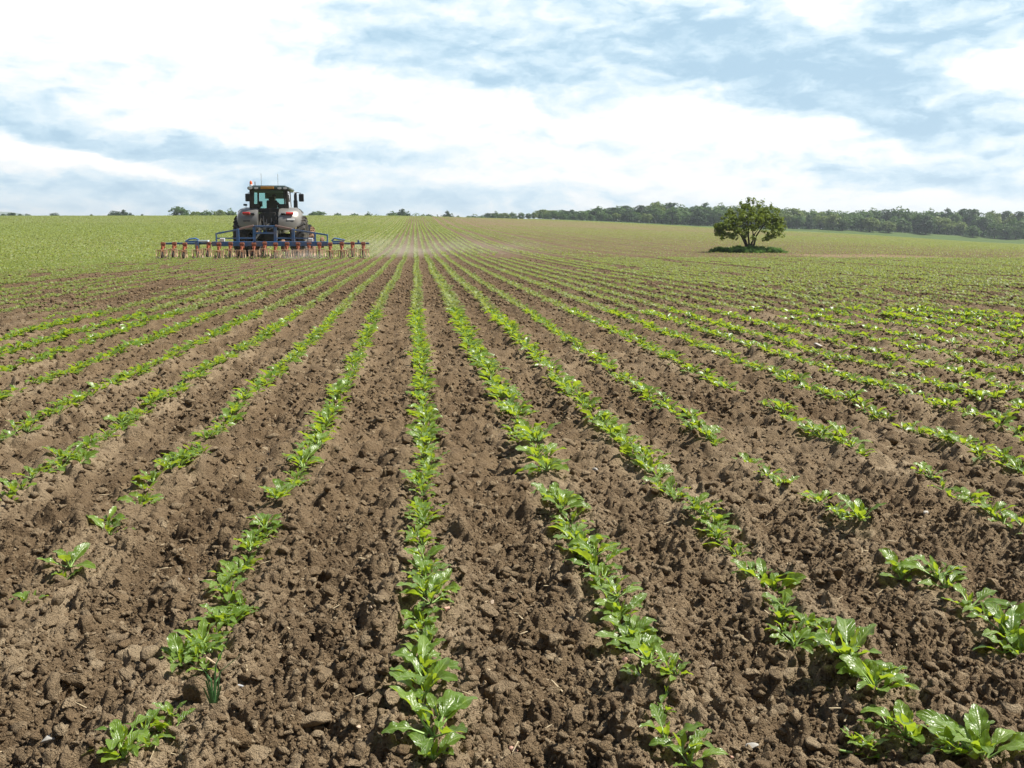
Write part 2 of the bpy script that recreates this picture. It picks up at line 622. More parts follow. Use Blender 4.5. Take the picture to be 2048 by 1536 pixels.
def leaf_material(name, lo, hi, trans, rough=.33, tw=.38, coat=0.0, spec=.5):
    m, n, l, p = new_mat(name)
    a = n.new('ShaderNodeAttribute')
    a.attribute_name = 'tint'
    oi = n.new('ShaderNodeObjectInfo')
    f = nmath(n, l, 'FRACT', nmath(n, l, 'ADD', a.outputs['Fac'], oi.outputs['Random']))
    mx = n.new('ShaderNodeMix')
    mx.data_type = 'RGBA'
    mx.inputs['A'].default_value = (*lo, 1)
    mx.inputs['B'].default_value = (*hi, 1)
    l.new(f, mx.inputs['Factor'])
    l.new(mx.outputs['Result'], p.inputs['Base Color'])
    p.inputs['Roughness'].default_value = rough
    p.inputs['Specular IOR Level'].default_value = spec
    p.inputs['Coat Weight'].default_value = coat
    tr = n.new('ShaderNodeBsdfTranslucent')
    tr.inputs[0].default_value = (*trans, 1)
    ms = n.new('ShaderNodeMixShader')
    ms.inputs[0].default_value = tw
    out = n['Material Output']
    l.new(p.outputs[0], ms.inputs[1])
    l.new(tr.outputs[0], ms.inputs[2])
    l.new(ms.outputs[0], out.inputs[0])
    geo = n.new('ShaderNodeNewGeometry')
    nz = n.new('ShaderNodeTexNoise')
    nz.inputs['Scale'].default_value = 110
    nz.inputs['Detail'].default_value = 3
    l.new(geo.outputs['Position'], nz.inputs['Vector'])
    ra, al = n.new('ShaderNodeAttribute'), n.new('ShaderNodeAttribute')
    ra.attribute_name, al.attribute_name = 'rib', 'along'
    rib = n.new('ShaderNodeMapRange')
    rib.inputs['From Min'].default_value = .84
    rib.inputs['From Max'].default_value = .97
    l.new(ra.outputs['Fac'], rib.inputs['Value'])
    vein = nmath(n, l, 'SINE', nmath(n, l, 'MULTIPLY', nmath(n, l, 'ADD', al.outputs['Fac'], nmath(n, l, 'MULTIPLY', ra.outputs['Fac'], .35)), 40.0))
    vm_ = nmath(n, l, 'MULTIPLY', nmath(n, l, 'GREATER_THAN', ra.outputs['Fac'], .001), nmath(n, l, 'POWER', nmath(n, l, 'MAXIMUM', vein, 0.0), 6.0))
    m3 = n.new('ShaderNodeMix')
    m3.data_type = 'RGBA'
    m3.inputs['B'].default_value = (.30, .40, .13, 1)
    l.new(nmath(n, l, 'MULTIPLY', nmath(n, l, 'MAXIMUM', rib.outputs[0], nmath(n, l, 'MULTIPLY', vm_, .3)), .65), m3.inputs['Factor'])
    l.new(mx.outputs['Result'], m3.inputs['A'])
    l.new(m3.outputs['Result'], p.inputs['Base Color'])
    b = n.new('ShaderNodeBump')
    b.inputs['Strength'].default_value = .5
    b.inputs['Distance'].default_value = .004
    l.new(nmath(n, l, 'SUBTRACT', nz.outputs['Fac'], nmath(n, l, 'MULTIPLY', nmath(n, l, 'MAXIMUM', rib.outputs[0], vm_), .5)), b.inputs['Height'])
    l.new(b.outputs[0], p.inputs['Normal'])
    return m


MLEAF = leaf_material('beet_leaf', (.080, .160, .017), (.150, .245, .028), (.42, .55, .03), rough=.34, tw=.40, spec=.65)
MSTALK = simple('beet_stalk', (.24, .36, .10), .45, var=.2, scale=30)
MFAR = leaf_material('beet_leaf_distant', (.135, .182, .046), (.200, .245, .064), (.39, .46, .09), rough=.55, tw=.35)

# ------------------------------------------------------------------ soil: one sheet from the camera's feet to the horizon


def build_soil():
    rs = np.concatenate([np.linspace(-9, -1.0, 14)[:-1], np.linspace(-1.0, -.6, 60)[:-1], np.arange(-.6, .80, .00155), np.linspace(.80, 1.2, 60), np.linspace(1.2, 9, 14)[1:]])
    ys = list(np.linspace(-6, 0, 40)[:-1]) + list(np.linspace(0, 1.25, 45)[:-1])
    y = 1.25
    while y < 700:
        ys.append(y)
        y += (.0011 + .0012 * y) if y < 4 else ((.0026 + .0023 * y) if y < 7 else (.0026 + .0023 * 7 + .0036 * (y - 7)))
    ys += list(np.geomspace(705, 5200, 26))
    ys = np.array(ys)
    q = np.sqrt(ys * ys + 1)
    X = (rs[None, :] * q[:, None])
    Y = np.repeat(ys[:, None], len(rs), 1)
    Z = land(X, Y)
    sp = np.maximum(.0016 * q, np.gradient(ys) * np.where(ys < 5, 1, .28))[:, None] * np.ones_like(X)
    h = np.zeros_like(Z)
    n = 0
    for cell, amp, seed, keep in ((.42, .030, 91, .35), (.16, .042, 11, .45), (.085, .036, 31, .6), (.045, .022, 51, .75), (.024, .017, 71, .85), (.0145, .012, 131, .9)):
        sel = np.where((sp.mean(1) < cell * .33) & (ys > .3))[0]
        if not len(sel): continue
        a, b = sel.min(), sel.max() + 1
        fade = 1 - sstep(cell * .2, cell * .33, sp[a:b])
        wx = X[a:b] + .35 * cell * (vnoise(X[a:b] / cell * 1.7, Y[a:b] / cell * 1.7, seed + 7) - .5)
        wy = Y[a:b] + .35 * cell * (vnoise(X[a:b] / cell * 1.7, Y[a:b] / cell * 1.7, seed + 8) - .5)
        h[a:b] += clods(wx, wy, cell, seed, keep) * cell * (amp / cell) * 1.0 * fade
    fin = sp < .03
    h += fin * .010 * (fbm(X * 55, Y * 55, 3, 3) - .5)
    h += .022 * (fbm(X * 2.6, Y * 1.6, 4, 3) - .5) * (1 - sstep(80, 160, Y))
    rd = row_dist(X)
    hoed = 1 - unhoed(X, Y)
    # loosened hollow between the rows, firmer low ridge along each row
    h += hoed * (-.022 * sstep(.06, .2, rd) + .0) * (1 - sstep(120, 200, Y))
    h -= .022 * (1 - sstep(6, 20, Y))
    tone_down = np.where(rd < .07, .7, 1.0)
    Z = Z + h * tone_down * (1 - sstep(250, 420, Y)) * (1 - .5 * unhoed(X, Y))
    dry = np.clip((1 - sstep(.05, .17, rd)) * .55 + .30, 0, 1) * (.35 + .65 * sstep(.4, .62, fbm(X * 1.3, Y * .5, 9, 3)))
    side = sstep(.3, 1.8, X) * .25
    dry = np.clip(dry + side * (fbm(X * 2, Y * 2, 19, 3) > .5), 0, 1)
    bare = sstep(19.5, 21.5, X) * (1 - sstep(26, 28, X)) * sstep(46, 48, Y) * (1 - sstep(54, 57, Y))
    dry = np.maximum(dry, bare * .22) * (1 - sstep(60, 100, Y) * .3)
    damp_shade = hoed * sstep(5, 18, Y) * (1 - .5 * sstep(90, 200, Y)) * (.45 + .35 * fbm(X * .9, Y * .15, 29, 3)) * (1 - bare)  # clod shade the coarse far mesh cannot cast, put into the soil colour
    damp_shade = np.maximum(damp_shade, .28 * (fbm(X * .9, Y * .7, 39, 3) > .54) * sstep(.1, .2, rd) * hoed)  # random damp patches between the rows share the same attribute
    dry = dry * (1 - .6 * sstep(7, 25, Y)) + .0
    dry = np.maximum(dry, bare * .22)
    weed = unhoed(X, Y) * .72
    weed = np.maximum(weed, .08 * sstep(9, 22, X) * sstep(52, 120, Y))
    strip = np.zeros_like(Z)
    rr = X / np.maximum(Y, 5)
    edge = 430 + 3 * (vnoise(X * .05, Y * 0, 8) - .5)
    strip = np.where((Y > edge), .6, 0)
    strip = np.where(Y > edge + 9 - 7 * sstep(.4, .5, rr), 1.0, strip)
    ny, nx = X.shape
    V = np.stack([X, Y, Z], -1).reshape(-1, 3)
    idx = np.arange(ny * nx, dtype=np.int32).reshape(ny, nx)
    F = np.stack([idx[:-1, :-1], idx[:-1, 1:], idx[1:, 1:], idx[1:, :-1]], -1).reshape(-1, 4)
    me = np_mesh('soil', V, F, [MSOIL], smooth=True, attrs={'dry': dry.ravel(), 'tone_down': damp_shade.ravel(), 'weed': weed.ravel(), 'strip': strip.ravel()})
    o = link('ground', me)
    o['kind'] = 'structure'
    # table for looking heights up near the camera
    return ys, rs, Z


G_Y, G_R, G_Z = build_soil()


def ground_z(X, Y):
    """height of the soil sheet, bilinear"""
    X, Y = np.atleast_1d(np.asarray(X, float)), np.atleast_1d(np.asarray(Y, float))
    j = np.clip(np.searchsorted(G_Y, Y) - 1, 0, len(G_Y) - 2)
    ty = (Y - G_Y[j]) / (G_Y[j + 1] - G_Y[j])
    r = X / np.sqrt(Y * Y + 1)
    i = np.clip(np.searchsorted(G_R, r) - 1, 0, len(G_R) - 2)
    tx = (r - G_R[i]) / (G_R[i + 1] - G_R[i])
    return ((G_Z[j, i] * (1 - tx) + G_Z[j, i + 1] * tx) * (1 - ty) + (G_Z[j + 1, i] * (1 - tx) + G_Z[j + 1, i + 1] * tx) * ty)


def gz(x, y):
    return float(ground_z(x, y)[0])


# ------------------------------------------------------------------ loose clods and crumbs


def ico(sub):
    bm = bmesh.new()
    bmesh.ops.create_icosphere(bm, subdivisions=sub, radius=1)
    bm.verts.ensure_lookup_table()
    V = np.array([v.co[:] for v in bm.verts])
    F = np.array([[v.index for v in f.verts] for f in bm.faces])
    bm.free()
    return V, F


def rough_clod(sub, amp, seed):
    V, F = ico(sub)
    g = np.random.default_rng(seed)
    # cut by a few random planes, then lump the surface
    for _ in range(9):
        d = g.normal(size=3)
        d /= np.linalg.norm(d)
        o = g.uniform(.34, .8)
        t = V @ d - o
        V = V - np.where(t > 0, t, 0)[:, None] * d * .92
    for _ in range(14):
        d = g.normal(size=3)
        d /= np.linalg.norm(d)
        f = g.uniform(2, 7)
        V = V * (1 + amp * .25 * np.sin(V @ d * f + g.uniform(0, 6))[:, None])
    V = V * (1 + amp * g.normal(size=(len(V), 1)) * .6)
    return V, F


def rand_rot(n):
    q = rng.normal(size=(n, 4))
    q /= np.linalg.norm(q, axis=1, keepdims=True)
    w, x, y, z = q.T
    return np.stack([np.stack([1 - 2 * (y * y + z * z), 2 * (x * y - z * w), 2 * (x * z + y * w)], -1),
                     np.stack([2 * (x * y + z * w), 1 - 2 * (x * x + z * z), 2 * (y * z - x * w)], -1),
                     np.stack([2 * (x * z - y * w), 2 * (y * z + x * w), 1 - 2 * (x * x + y * y)], -1)], 1)


def build_clods():
    protos = {s: [rough_clod(s, a, 100 * s + i) for i in range(8)] for s, a in ((1, .16), (2, .17), (3, .14))}
    allV, allF, dryA, base = [], [], [], 0

    def scatter(n, y0, y1, smin, smax, sub, power=2.2):
        nonlocal base
        # density falls with distance like the picture's own scale
        u = rng.random(n)
        Y = np.exp(np.log(y0) + u * np.log(y1 / y0)) if y1 / y0 > 3 else np.sqrt(y0 ** 2 + u * (y1 ** 2 - y0 ** 2))
        X = (rng.random(n) * 1.26 - .54) * np.sqrt(Y * Y + 1)
        rd = row_dist(X)
        k = rng.random(n) < np.where(rd < .06, .55, np.where(rd < .12, .8, 1.0))
        k &= unhoed(X, Y) < .5
        X, Y = X[k], Y[k]
        s = smin * (1 - rng.random(len(X)) * (1 - (smin / smax) ** power)) ** (-1 / power)
        Z = ground_z(X, Y)
        vi = rng.integers(0, 8, len(X))
        for v in range(8):
            m = np.where(vi == v)[0]
            if not len(m): continue
            V0, F0 = protos[sub][v]
            rot = rand_rot(len(m))
            anis = np.stack([rng.uniform(.8, 1.35, len(m)), rng.uniform(.6, 1.0, len(m)), rng.uniform(.45, .85, len(m))], -1)
            P_ = np.einsum('nij,nvj->nvi', rot, V0[None] * anis[:, None, :]) * s[m][:, None, None]
            P_[:, :, 2] *= .85
            P_ += np.stack([X[m], Y[m], Z[m] + s[m] * .22], -1)[:, None, :]
            allV.append(P_.reshape(-1, 3))
            allF.append((F0[None] + (base + np.arange(len(m)) * len(V0))[:, None, None]).reshape(-1, 3))
            dryA.append(np.repeat(rng.random(len(m)) ** (2 if sub == 1 else .9) * .95 * (1 - .6 * sstep(7, 20, Y[m])), len(V0)))
            base += len(m) * len(V0)

    scatter(60000, 1.35, 3.4, .0028, .009, 1)
    scatter(36000, 1.35, 6.5, .005, .014, 1)
    scatter(12000, 1.35, 6.5, .009, .027, 2)
    scatter(900, 1.4, 5.5, .016, .045, 3, 2.8)
    scatter(900, 4.5, 12, .022, .05, 2, 3.0)
    scatter(42000, 5.2, 20, .011, .034, 1)
    scatter(38000, 14, 46, .024, .06, 1)
    V = np.concatenate(allV)
    F = np.concatenate(allF)
    z0 = np.zeros(len(V))
    me = np_mesh('soil_clods', V, F, [MSOIL], smooth=False, attrs={'dry': np.concatenate(dryA), 'weed': z0, 'strip': z0})
    o = link('soil_clods', me)
    set_props(o, 'loose brown clods and crumbs of soil lying between the crop rows', 'soil', kind='stuff')


build_clods()

# ------------------------------------------------------------------ beet plants


def leaf(L, Wd, pet, e0, e1, az, fold, rip, nt, ns, g, petw=.004, lean=0.0):
    """blade (verts, quads) and stalk (verts, quads) of one beet leaf growing from the origin"""
    def curve(s):                                          # s 0..1 along stalk + blade
        pass
    tot = pet + L
    n = 24
    ds = tot / n
    pts = [np.zeros(3)]
    dirs = []
    ca, sa = math.cos(az), math.sin(az)
    for i in range(n):
        f = i / n
        e = e0 + (e1 - e0) * (max(0, f - .25) / .75) ** 1.3
        d = np.array([ca * math.cos(e), sa * math.cos(e), math.sin(e)])
        dirs.append(d)
        pts.append(pts[-1] + d * ds)
    dirs.append(dirs[-1])
    pts, dirs = np.array(pts), np.array(dirs)
    arc = np.linspace(0, tot, n + 1)
    at = lambda A, s: np.array([np.interp(s, arc, A[:, k]) for k in range(3)]).T
    lat0 = np.array([-sa, ca, 0.0])
    ts = np.linspace(0, 1, nt)
    C = at(pts, pet + ts * L)
    D = at(dirs, pet + ts * L)
    D /= np.linalg.norm(D, axis=1, keepdims=True)
    roll = lean + g.normal() * .25
    N = np.cross(D, lat0)
    latv = lat0 * math.cos(roll) + N * math.sin(roll)
    N2 = np.cross(D, latv)
    N2 *= np.sign(N2[:, 2:3] + 1e-6) if abs(roll) < 1.2 else 1
    wid = Wd * .5 * np.clip(np.sin(np.pi * np.clip(ts, 0, 1) ** .82), 0, 1) ** .62
    wid[0] = max(wid[0], petw * .8)
    wid[-1] = Wd * .07
    ss = np.linspace(-1, 1, ns)
    ph = g.uniform(0, 6.28)
    fr = g.uniform(1.6, 2.8)
    ang = fold * (1 - .4 * ts)
    V = np.zeros((nt, ns, 3))
    for j, s in enumerate(ss):
        r_ = rip * wid * np.sin(2 * np.pi * fr * ts + ph + (1.7 if s > 0 else 0)) * abs(s) ** 1.6
        edge = 1 + .07 * np.sin(2 * np.pi * (fr * 2.3) * ts + ph * 2 + s)
        V[:, j] = C + (latv * np.cos(ang)[:, None] + N2 * np.sin(ang * abs(s))[:, None] * np.sign(abs(s)) * 1.0 * (1 if s == 0 else np.sign(s) * np.sign(s))) * 0
        V[:, j] = C + latv * (s * wid * np.cos(ang) * edge)[:, None] + N2 * (abs(s) * wid * np.sin(ang) + r_)[:, None]
    idx = np.arange(nt * ns).reshape(nt, ns)
    F = np.stack([idx[:-1, :-1], idx[:-1, 1:], idx[1:, 1:], idx[1:, :-1]], -1).reshape(-1, 4)
    # stalk with a short run of midrib under the blade
    sv = np.array([0, .5, 1.0]) * pet
    sv = np.concatenate([sv, [pet + L * .3]])
    C2, D2 = at(pts, sv), at(dirs, sv)
    N3 = np.cross(D2, lat0)
    wv = np.array([1.25, .9, .75, .25]) * petw
    k = 4
    SV = []
    for a in range(k):
        th = 2 * math.pi * a / k
        SV.append(C2 + lat0 * (math.cos(th) * wv)[:, None] + N3 * (math.sin(th) * wv * .6)[:, None] - np.array([0, 0, .0008]))
    SV = np.stack(SV, 1)
    i2 = np.arange(4 * k).reshape(4, k)
    SF = np.stack([i2[:-1], np.roll(i2, -1, 1)[:-1], np.roll(i2, -1, 1)[1:], i2[1:]], -1).reshape(-1, 4)
    return V.reshape(-1, 3), F, SV.reshape(-1, 3), SF


def plant_shape(seed, size, nt, ns):
    g = np.random.default_rng(seed)
    nl = int(g.integers(6, 9)) if size > .9 else int(g.integers(4, 7))
    V, F, SV, SF, T = [], [], [], [], []
    b = sb = 0
    a0 = g.uniform(0, 6.28)
    for i in range(nl + 1):
        young = i >= nl - 1                                   # upright heart leaves
        az = a0 + i * 2.4 + g.normal() * .25
        if young:
            L, Wd, pet = g.uniform(.03, .05) * size, g.uniform(.014, .022) * size, g.uniform(.012, .025) * size
            e0, e1 = R(g.uniform(65, 85)), R(g.uniform(45, 75))
        else:
            L = g.uniform(.050, .090) * size
            Wd = L * g.uniform(.40, .56)
            pet = g.uniform(.022, .046) * size
            e0, e1 = R(g.uniform(18, 58)), R(g.uniform(-40, 20))
        v, f, sv, sf = leaf(L, Wd, pet, e0, e1, az, g.uniform(.15, .6), g.uniform(.10, .30), nt, ns, g, .0042 * size)
        V.append(v); F.append(f + b); b += len(v)
        SV.append(sv); SF.append(sf + sb); sb += len(sv)
        T.append(np.full(len(v), g.uniform(0, .999)))
    return np.concatenate(V), np.concatenate(F), np.concatenate(SV), np.concatenate(SF), np.concatenate(T)


NVAR = 22
HI = [plant_shape(500 + i, 1.0 if i < 15 else .85, 13, 7) for i in range(NVAR)]
PV = []
for i, (v, f, sv, sf, t) in enumerate(HI):
    nb = len(v) // 91
    rib_ = np.tile(np.repeat((1 - np.abs(np.linspace(-1, 1, 7)))[None, :], 13, 0).ravel(), nb)
    alo = np.tile(np.repeat(np.linspace(0, 1, 13)[:, None], 7, 1).ravel(), nb)
    fm = np_mesh('beet_foliage', v, f, [MLEAF], smooth=True, attrs={'tint': t, 'rib': rib_ + .002, 'along': alo})
    sm = np_mesh('beet_stalks', sv, sf, [MSTALK], smooth=True)
    PV.append((fm, sm))
MIDV = [plant_shape(500 + i, 1.0, 6, 3) for i in range(NVAR)]
LOWV = [plant_shape(500 + i, 1.0, 3, 2) for i in range(NVAR)]

# plants read off the photograph near the camera: (pixel of the stem, size, row)
FRONT = [(867, 1500, 1.15, 0), (848, 1420, 1.15, 0), (845, 1350, 1.1, 0), (862, 1288, .85, 0), (843, 1258, .8, 0), (852, 1222, .95, 0), (850, 1174, .95, 0), (845, 1142, .95, 0),
         (840, 1088, .75, 0), (845, 1055, .9, 0), (850, 1033, .9, 0), (845, 1003, 1.0, 0), (838, 983, .95, 0),
         (565, 998, 1.0, -1), (530, 1060, .75, -1), (515, 1080, .8, -1), (500, 1112, .85, -1), (470, 1152, .85, -1), (459, 1200, 1.05, -1), (470, 1236, .8, -1), (435, 1256, .65, -1),
         (402, 1300, .85, -1), (395, 1335, .95, -1), (362, 1326, .65, -1), (340, 1462, .6, -1), (290, 1492, .85, -1), (240, 1532, 1.05, -1),
         (280, 1015, .95, -2), (218, 1070, 1.05, -2), (140, 1143, 1.0, -2), (66, 1202, .85, -2), (306, 975, 1.0, -2), (355, 925, 1.0, -2), (375, 910, .95, -2),
         (65, 970, .85, -3), (30, 997, .85, -3), (100, 942, .9, -3), (160, 925, .95, -3),
         (1109, 1003, 1.2, 1), (1122, 1036, 1.1, 1), (1145, 1080, 1.05, 1), (1170, 1118, 1.25, 1), (1190, 1145, 1.1, 1), (1214, 1192, .8, 1), (1244, 1232, .95, 1), (1256, 1272, 1.05, 1), (1265, 1298, 1.25, 1),
         (1297, 1372, 1.0, 1), (1332, 1412, .55, 1), (1364, 1508, 1.2, 1),
         (1344, 997, 1.0, 2), (1318, 975, .8, 2), (1404, 1048, .9, 2), (1424, 1068, 1.0, 2), (1460, 1096, 1.0, 2), (1530, 1168, 1.15, 2), (1568, 1232, 1.0, 2), (1620, 1268, 1.05, 2), (1693, 1338, 1.45, 2),
         (1744, 1382, 1.4, 2), (1814, 1465, 1.15, 2), (1720, 1480, .5, 2), (1950, 1532, 1.25, 2), (1585, 1285, .7, 2),
         (1500, 935, 1.0, 3), (1535, 952, .95, 3), (1569, 988, 1.0, 3), (1640, 1012, .95, 3), (1669, 1035, .95, 3), (1719, 1062, 1.2, 3), (1804, 1142, 1.05, 3), (1874, 1163, 1.1, 3), (1939, 1212, 1.1, 3), (2004, 1268, 1.25, 3), (2044, 1310, 1.0, 3),
         (1885, 990, 1.0, 4), (1862, 965, .95, 4), (1929, 1006, .95, 4), (1985, 1036, 1.0, 4), (2044, 1062, .9, 4)]

plants = []                                                  # x, y, size, row, variant, rot
for (u, v, s, k) in FRONT:
    x, y = pix_ground(u, v)
    if s > .62: s = max(s, .84)
    plants.append((x, y, s * .85, k, int(rng.integers(0, NVAR)), rng.uniform(0, 6.28)))
    for _q in ((-1, 1) if k in (0, 1, -1, 2) else (rng.choice([-1, 1]),)):
        plants.append((x + rng.normal() * .012, y + _q * rng.uniform(.035, .065) * (y / 2.6), s * rng.uniform(.5, .75), k, int(rng.integers(0, NVAR)), rng.uniform(0, 6.28)))
first_y = {0: 3.72, -1: 3.62, -2: 4.05, -3: 4.1, 1: 3.8, 2: 3.88, 3: 4.35, 4: 4.0}


def in_gap(k, y):
    g = vnoise(np.array([y * .55 + k * 13.7]), np.array([k * 3.3]), 77)[0]
    return g < (.05 if abs(k) < 9 else .12) or (k < -8 and g < .3)


def vig(k):
    """how strong a row is"""
    return {1: 1.3, 0: 1.05, -1: .98, 2: 1.15, 3: .92, 4: 1.0, 5: 1.0, 6: .98, -10: .7, -9: .6}.get(k, .88 + .28 * ((k * 7919) % 11) / 11)


def bare_patch(x, y):
    return 20 < x < 27.5 and 47 < y < 56


TRAM = {10, 14, -30, -52, 22, 33, 41, 55, 67, 80, 96}                              # drilled without seed: wheel tracks
for k in range(-75, 130):
    x0 = rowx(k)
    y0 = first_y.get(k, max(1.4, abs(x0) * 1.15))
    y = y0 + rng.uniform(0, .1)
    while y < 46.0:
        y += rng.uniform(.05, .10) * (1 if y < 25 else 1.15)
        r = x0 / y
        if r < -.6 or r > .80: continue
        if in_gap(k, y) or rng.random() < .05: continue
        if k in TRAM and y > 30 and rng.random() < .9: continue
        if bare_patch(x0, y): continue
        if 45.5 < y and 3.2 < x0 < 5.2 and rng.random() < .9: continue
        dx = rng.normal() * .016 + .02 * math.sin(y * .35 + k)
        plants.append((x0 + dx, y, vig(k) * rng.uniform(.58, 1.0) * (1.0 + .14 * float(sstep(7, 14, np.array(y)))), k, int(rng.integers(0, NVAR)), rng.uniform(0, 6.28)))

# the 300 that show largest become things of their own
def to_pixel(x, y, z=0.03):
    p = cam.matrix_basis.inverted() @ Vector((x, y, z))
    return 1024 + 2000 * p.x / -p.z, 768 - 2000 * p.y / -p.z, -p.z


info = []
for i, (x, y, s, k, vi, ro) in enumerate(plants):
    u, v, d = to_pixel(x, y)
    if -25 < u < 2073 and v < 1570:
        info.append((d / s, i))
info.sort()
OWN = sorted(i for _, i in info[:300])
own = set(OWN)

ONES = ['zeroth', 'first', 'second', 'third', 'fourth', 'fifth', 'sixth', 'seventh', 'eighth', 'ninth', 'tenth', 'eleventh', 'twelfth', 'thirteenth', 'fourteenth', 'fifteenth', 'sixteenth', 'seventeenth', 'eighteenth', 'nineteenth']
TENS = {2: ('twentieth', 'twenty'), 3: ('thirtieth', 'thirty'), 4: ('fortieth', 'forty'), 5: ('fiftieth', 'fifty'), 6: ('sixtieth', 'sixty'), 7: ('seventieth', 'seventy'), 8: ('eightieth', 'eighty'), 9: ('ninetieth', 'ninety')}


def ordinal(n):
    if n < 20: return ONES[n]
    t, o = divmod(n, 10)
    return TENS[t][0] if o == 0 else TENS[t][1] + '-' + ONES[o]


def row_phrase(k):
    if k == 0: return 'in the middle row running straight away'
    return f"{ordinal(abs(k))} row {'right' if k > 0 else 'left'} of the middle row"


by_row = {}
for i in OWN:
    by_row.setdefault(plants[i][3], []).append(i)
for k, lst in by_row.items():
    lst.sort(key=lambda i: plants[i][1])
    for n, i in enumerate(lst):
        x, y, s, k, vi, ro = plants[i]
        look = 'large broad-leaved' if s > .98 else ('small' if s < .62 else 'leafy green')
        root = empty('beet_plant', (x, y, gz(x, y) + .003), ro)
        root.scale = (s, s, s)
        set_props(root, f"{look} beet plant, {ordinal(n + 1)} from the front, {row_phrase(k)}", 'plant', 'young beet plants in the near rows')
        f_ = link('foliage', PV[vi][0], root)
        s_ = link('stalks', PV[vi][1], root)


def merge_plants(lst, VAR, stalks):
    A = np.array([(p[0], p[1], p[2], p[5]) for p in lst])
    vi = np.array([p[4] for p in lst])
    Z = ground_z(A[:, 0], A[:, 1]) - .003
    VV, FF, TT, base = [], [], [], 0
    for v in range(NVAR):
        m = np.where(vi == v)[0]
        if not len(m): continue
        V0, F0, SV, SF, T0 = VAR[v]
        if stalks:
            F0 = np.concatenate([F0, SF + len(V0)])
            T0 = np.concatenate([T0, np.full(len(SV), .8)])
            V0 = np.concatenate([V0, SV])
        c, s = np.cos(A[m, 3]), np.sin(A[m, 3])
        sc = A[m, 2]
        X = (V0[None, :, 0] * c[:, None] - V0[None, :, 1] * s[:, None]) * sc[:, None] + A[m, 0][:, None]
        Y = (V0[None, :, 0] * s[:, None] + V0[None, :, 1] * c[:, None]) * sc[:, None] + A[m, 1][:, None]
        ZZ = V0[None, :, 2] * sc[:, None] + Z[m][:, None]
        VV.append(np.stack([X, Y, ZZ], -1).reshape(-1, 3))
        FF.append((F0[None] + (base + np.arange(len(m)) * len(V0))[:, None, None]).reshape(-1, 4))
        TT.append(np.mod(T0[None] + rng.random((len(m), 1)), 1).ravel())
        base += len(m) * len(V0)
    return np.concatenate(VV), np.concatenate(FF), np.concatenate(TT)


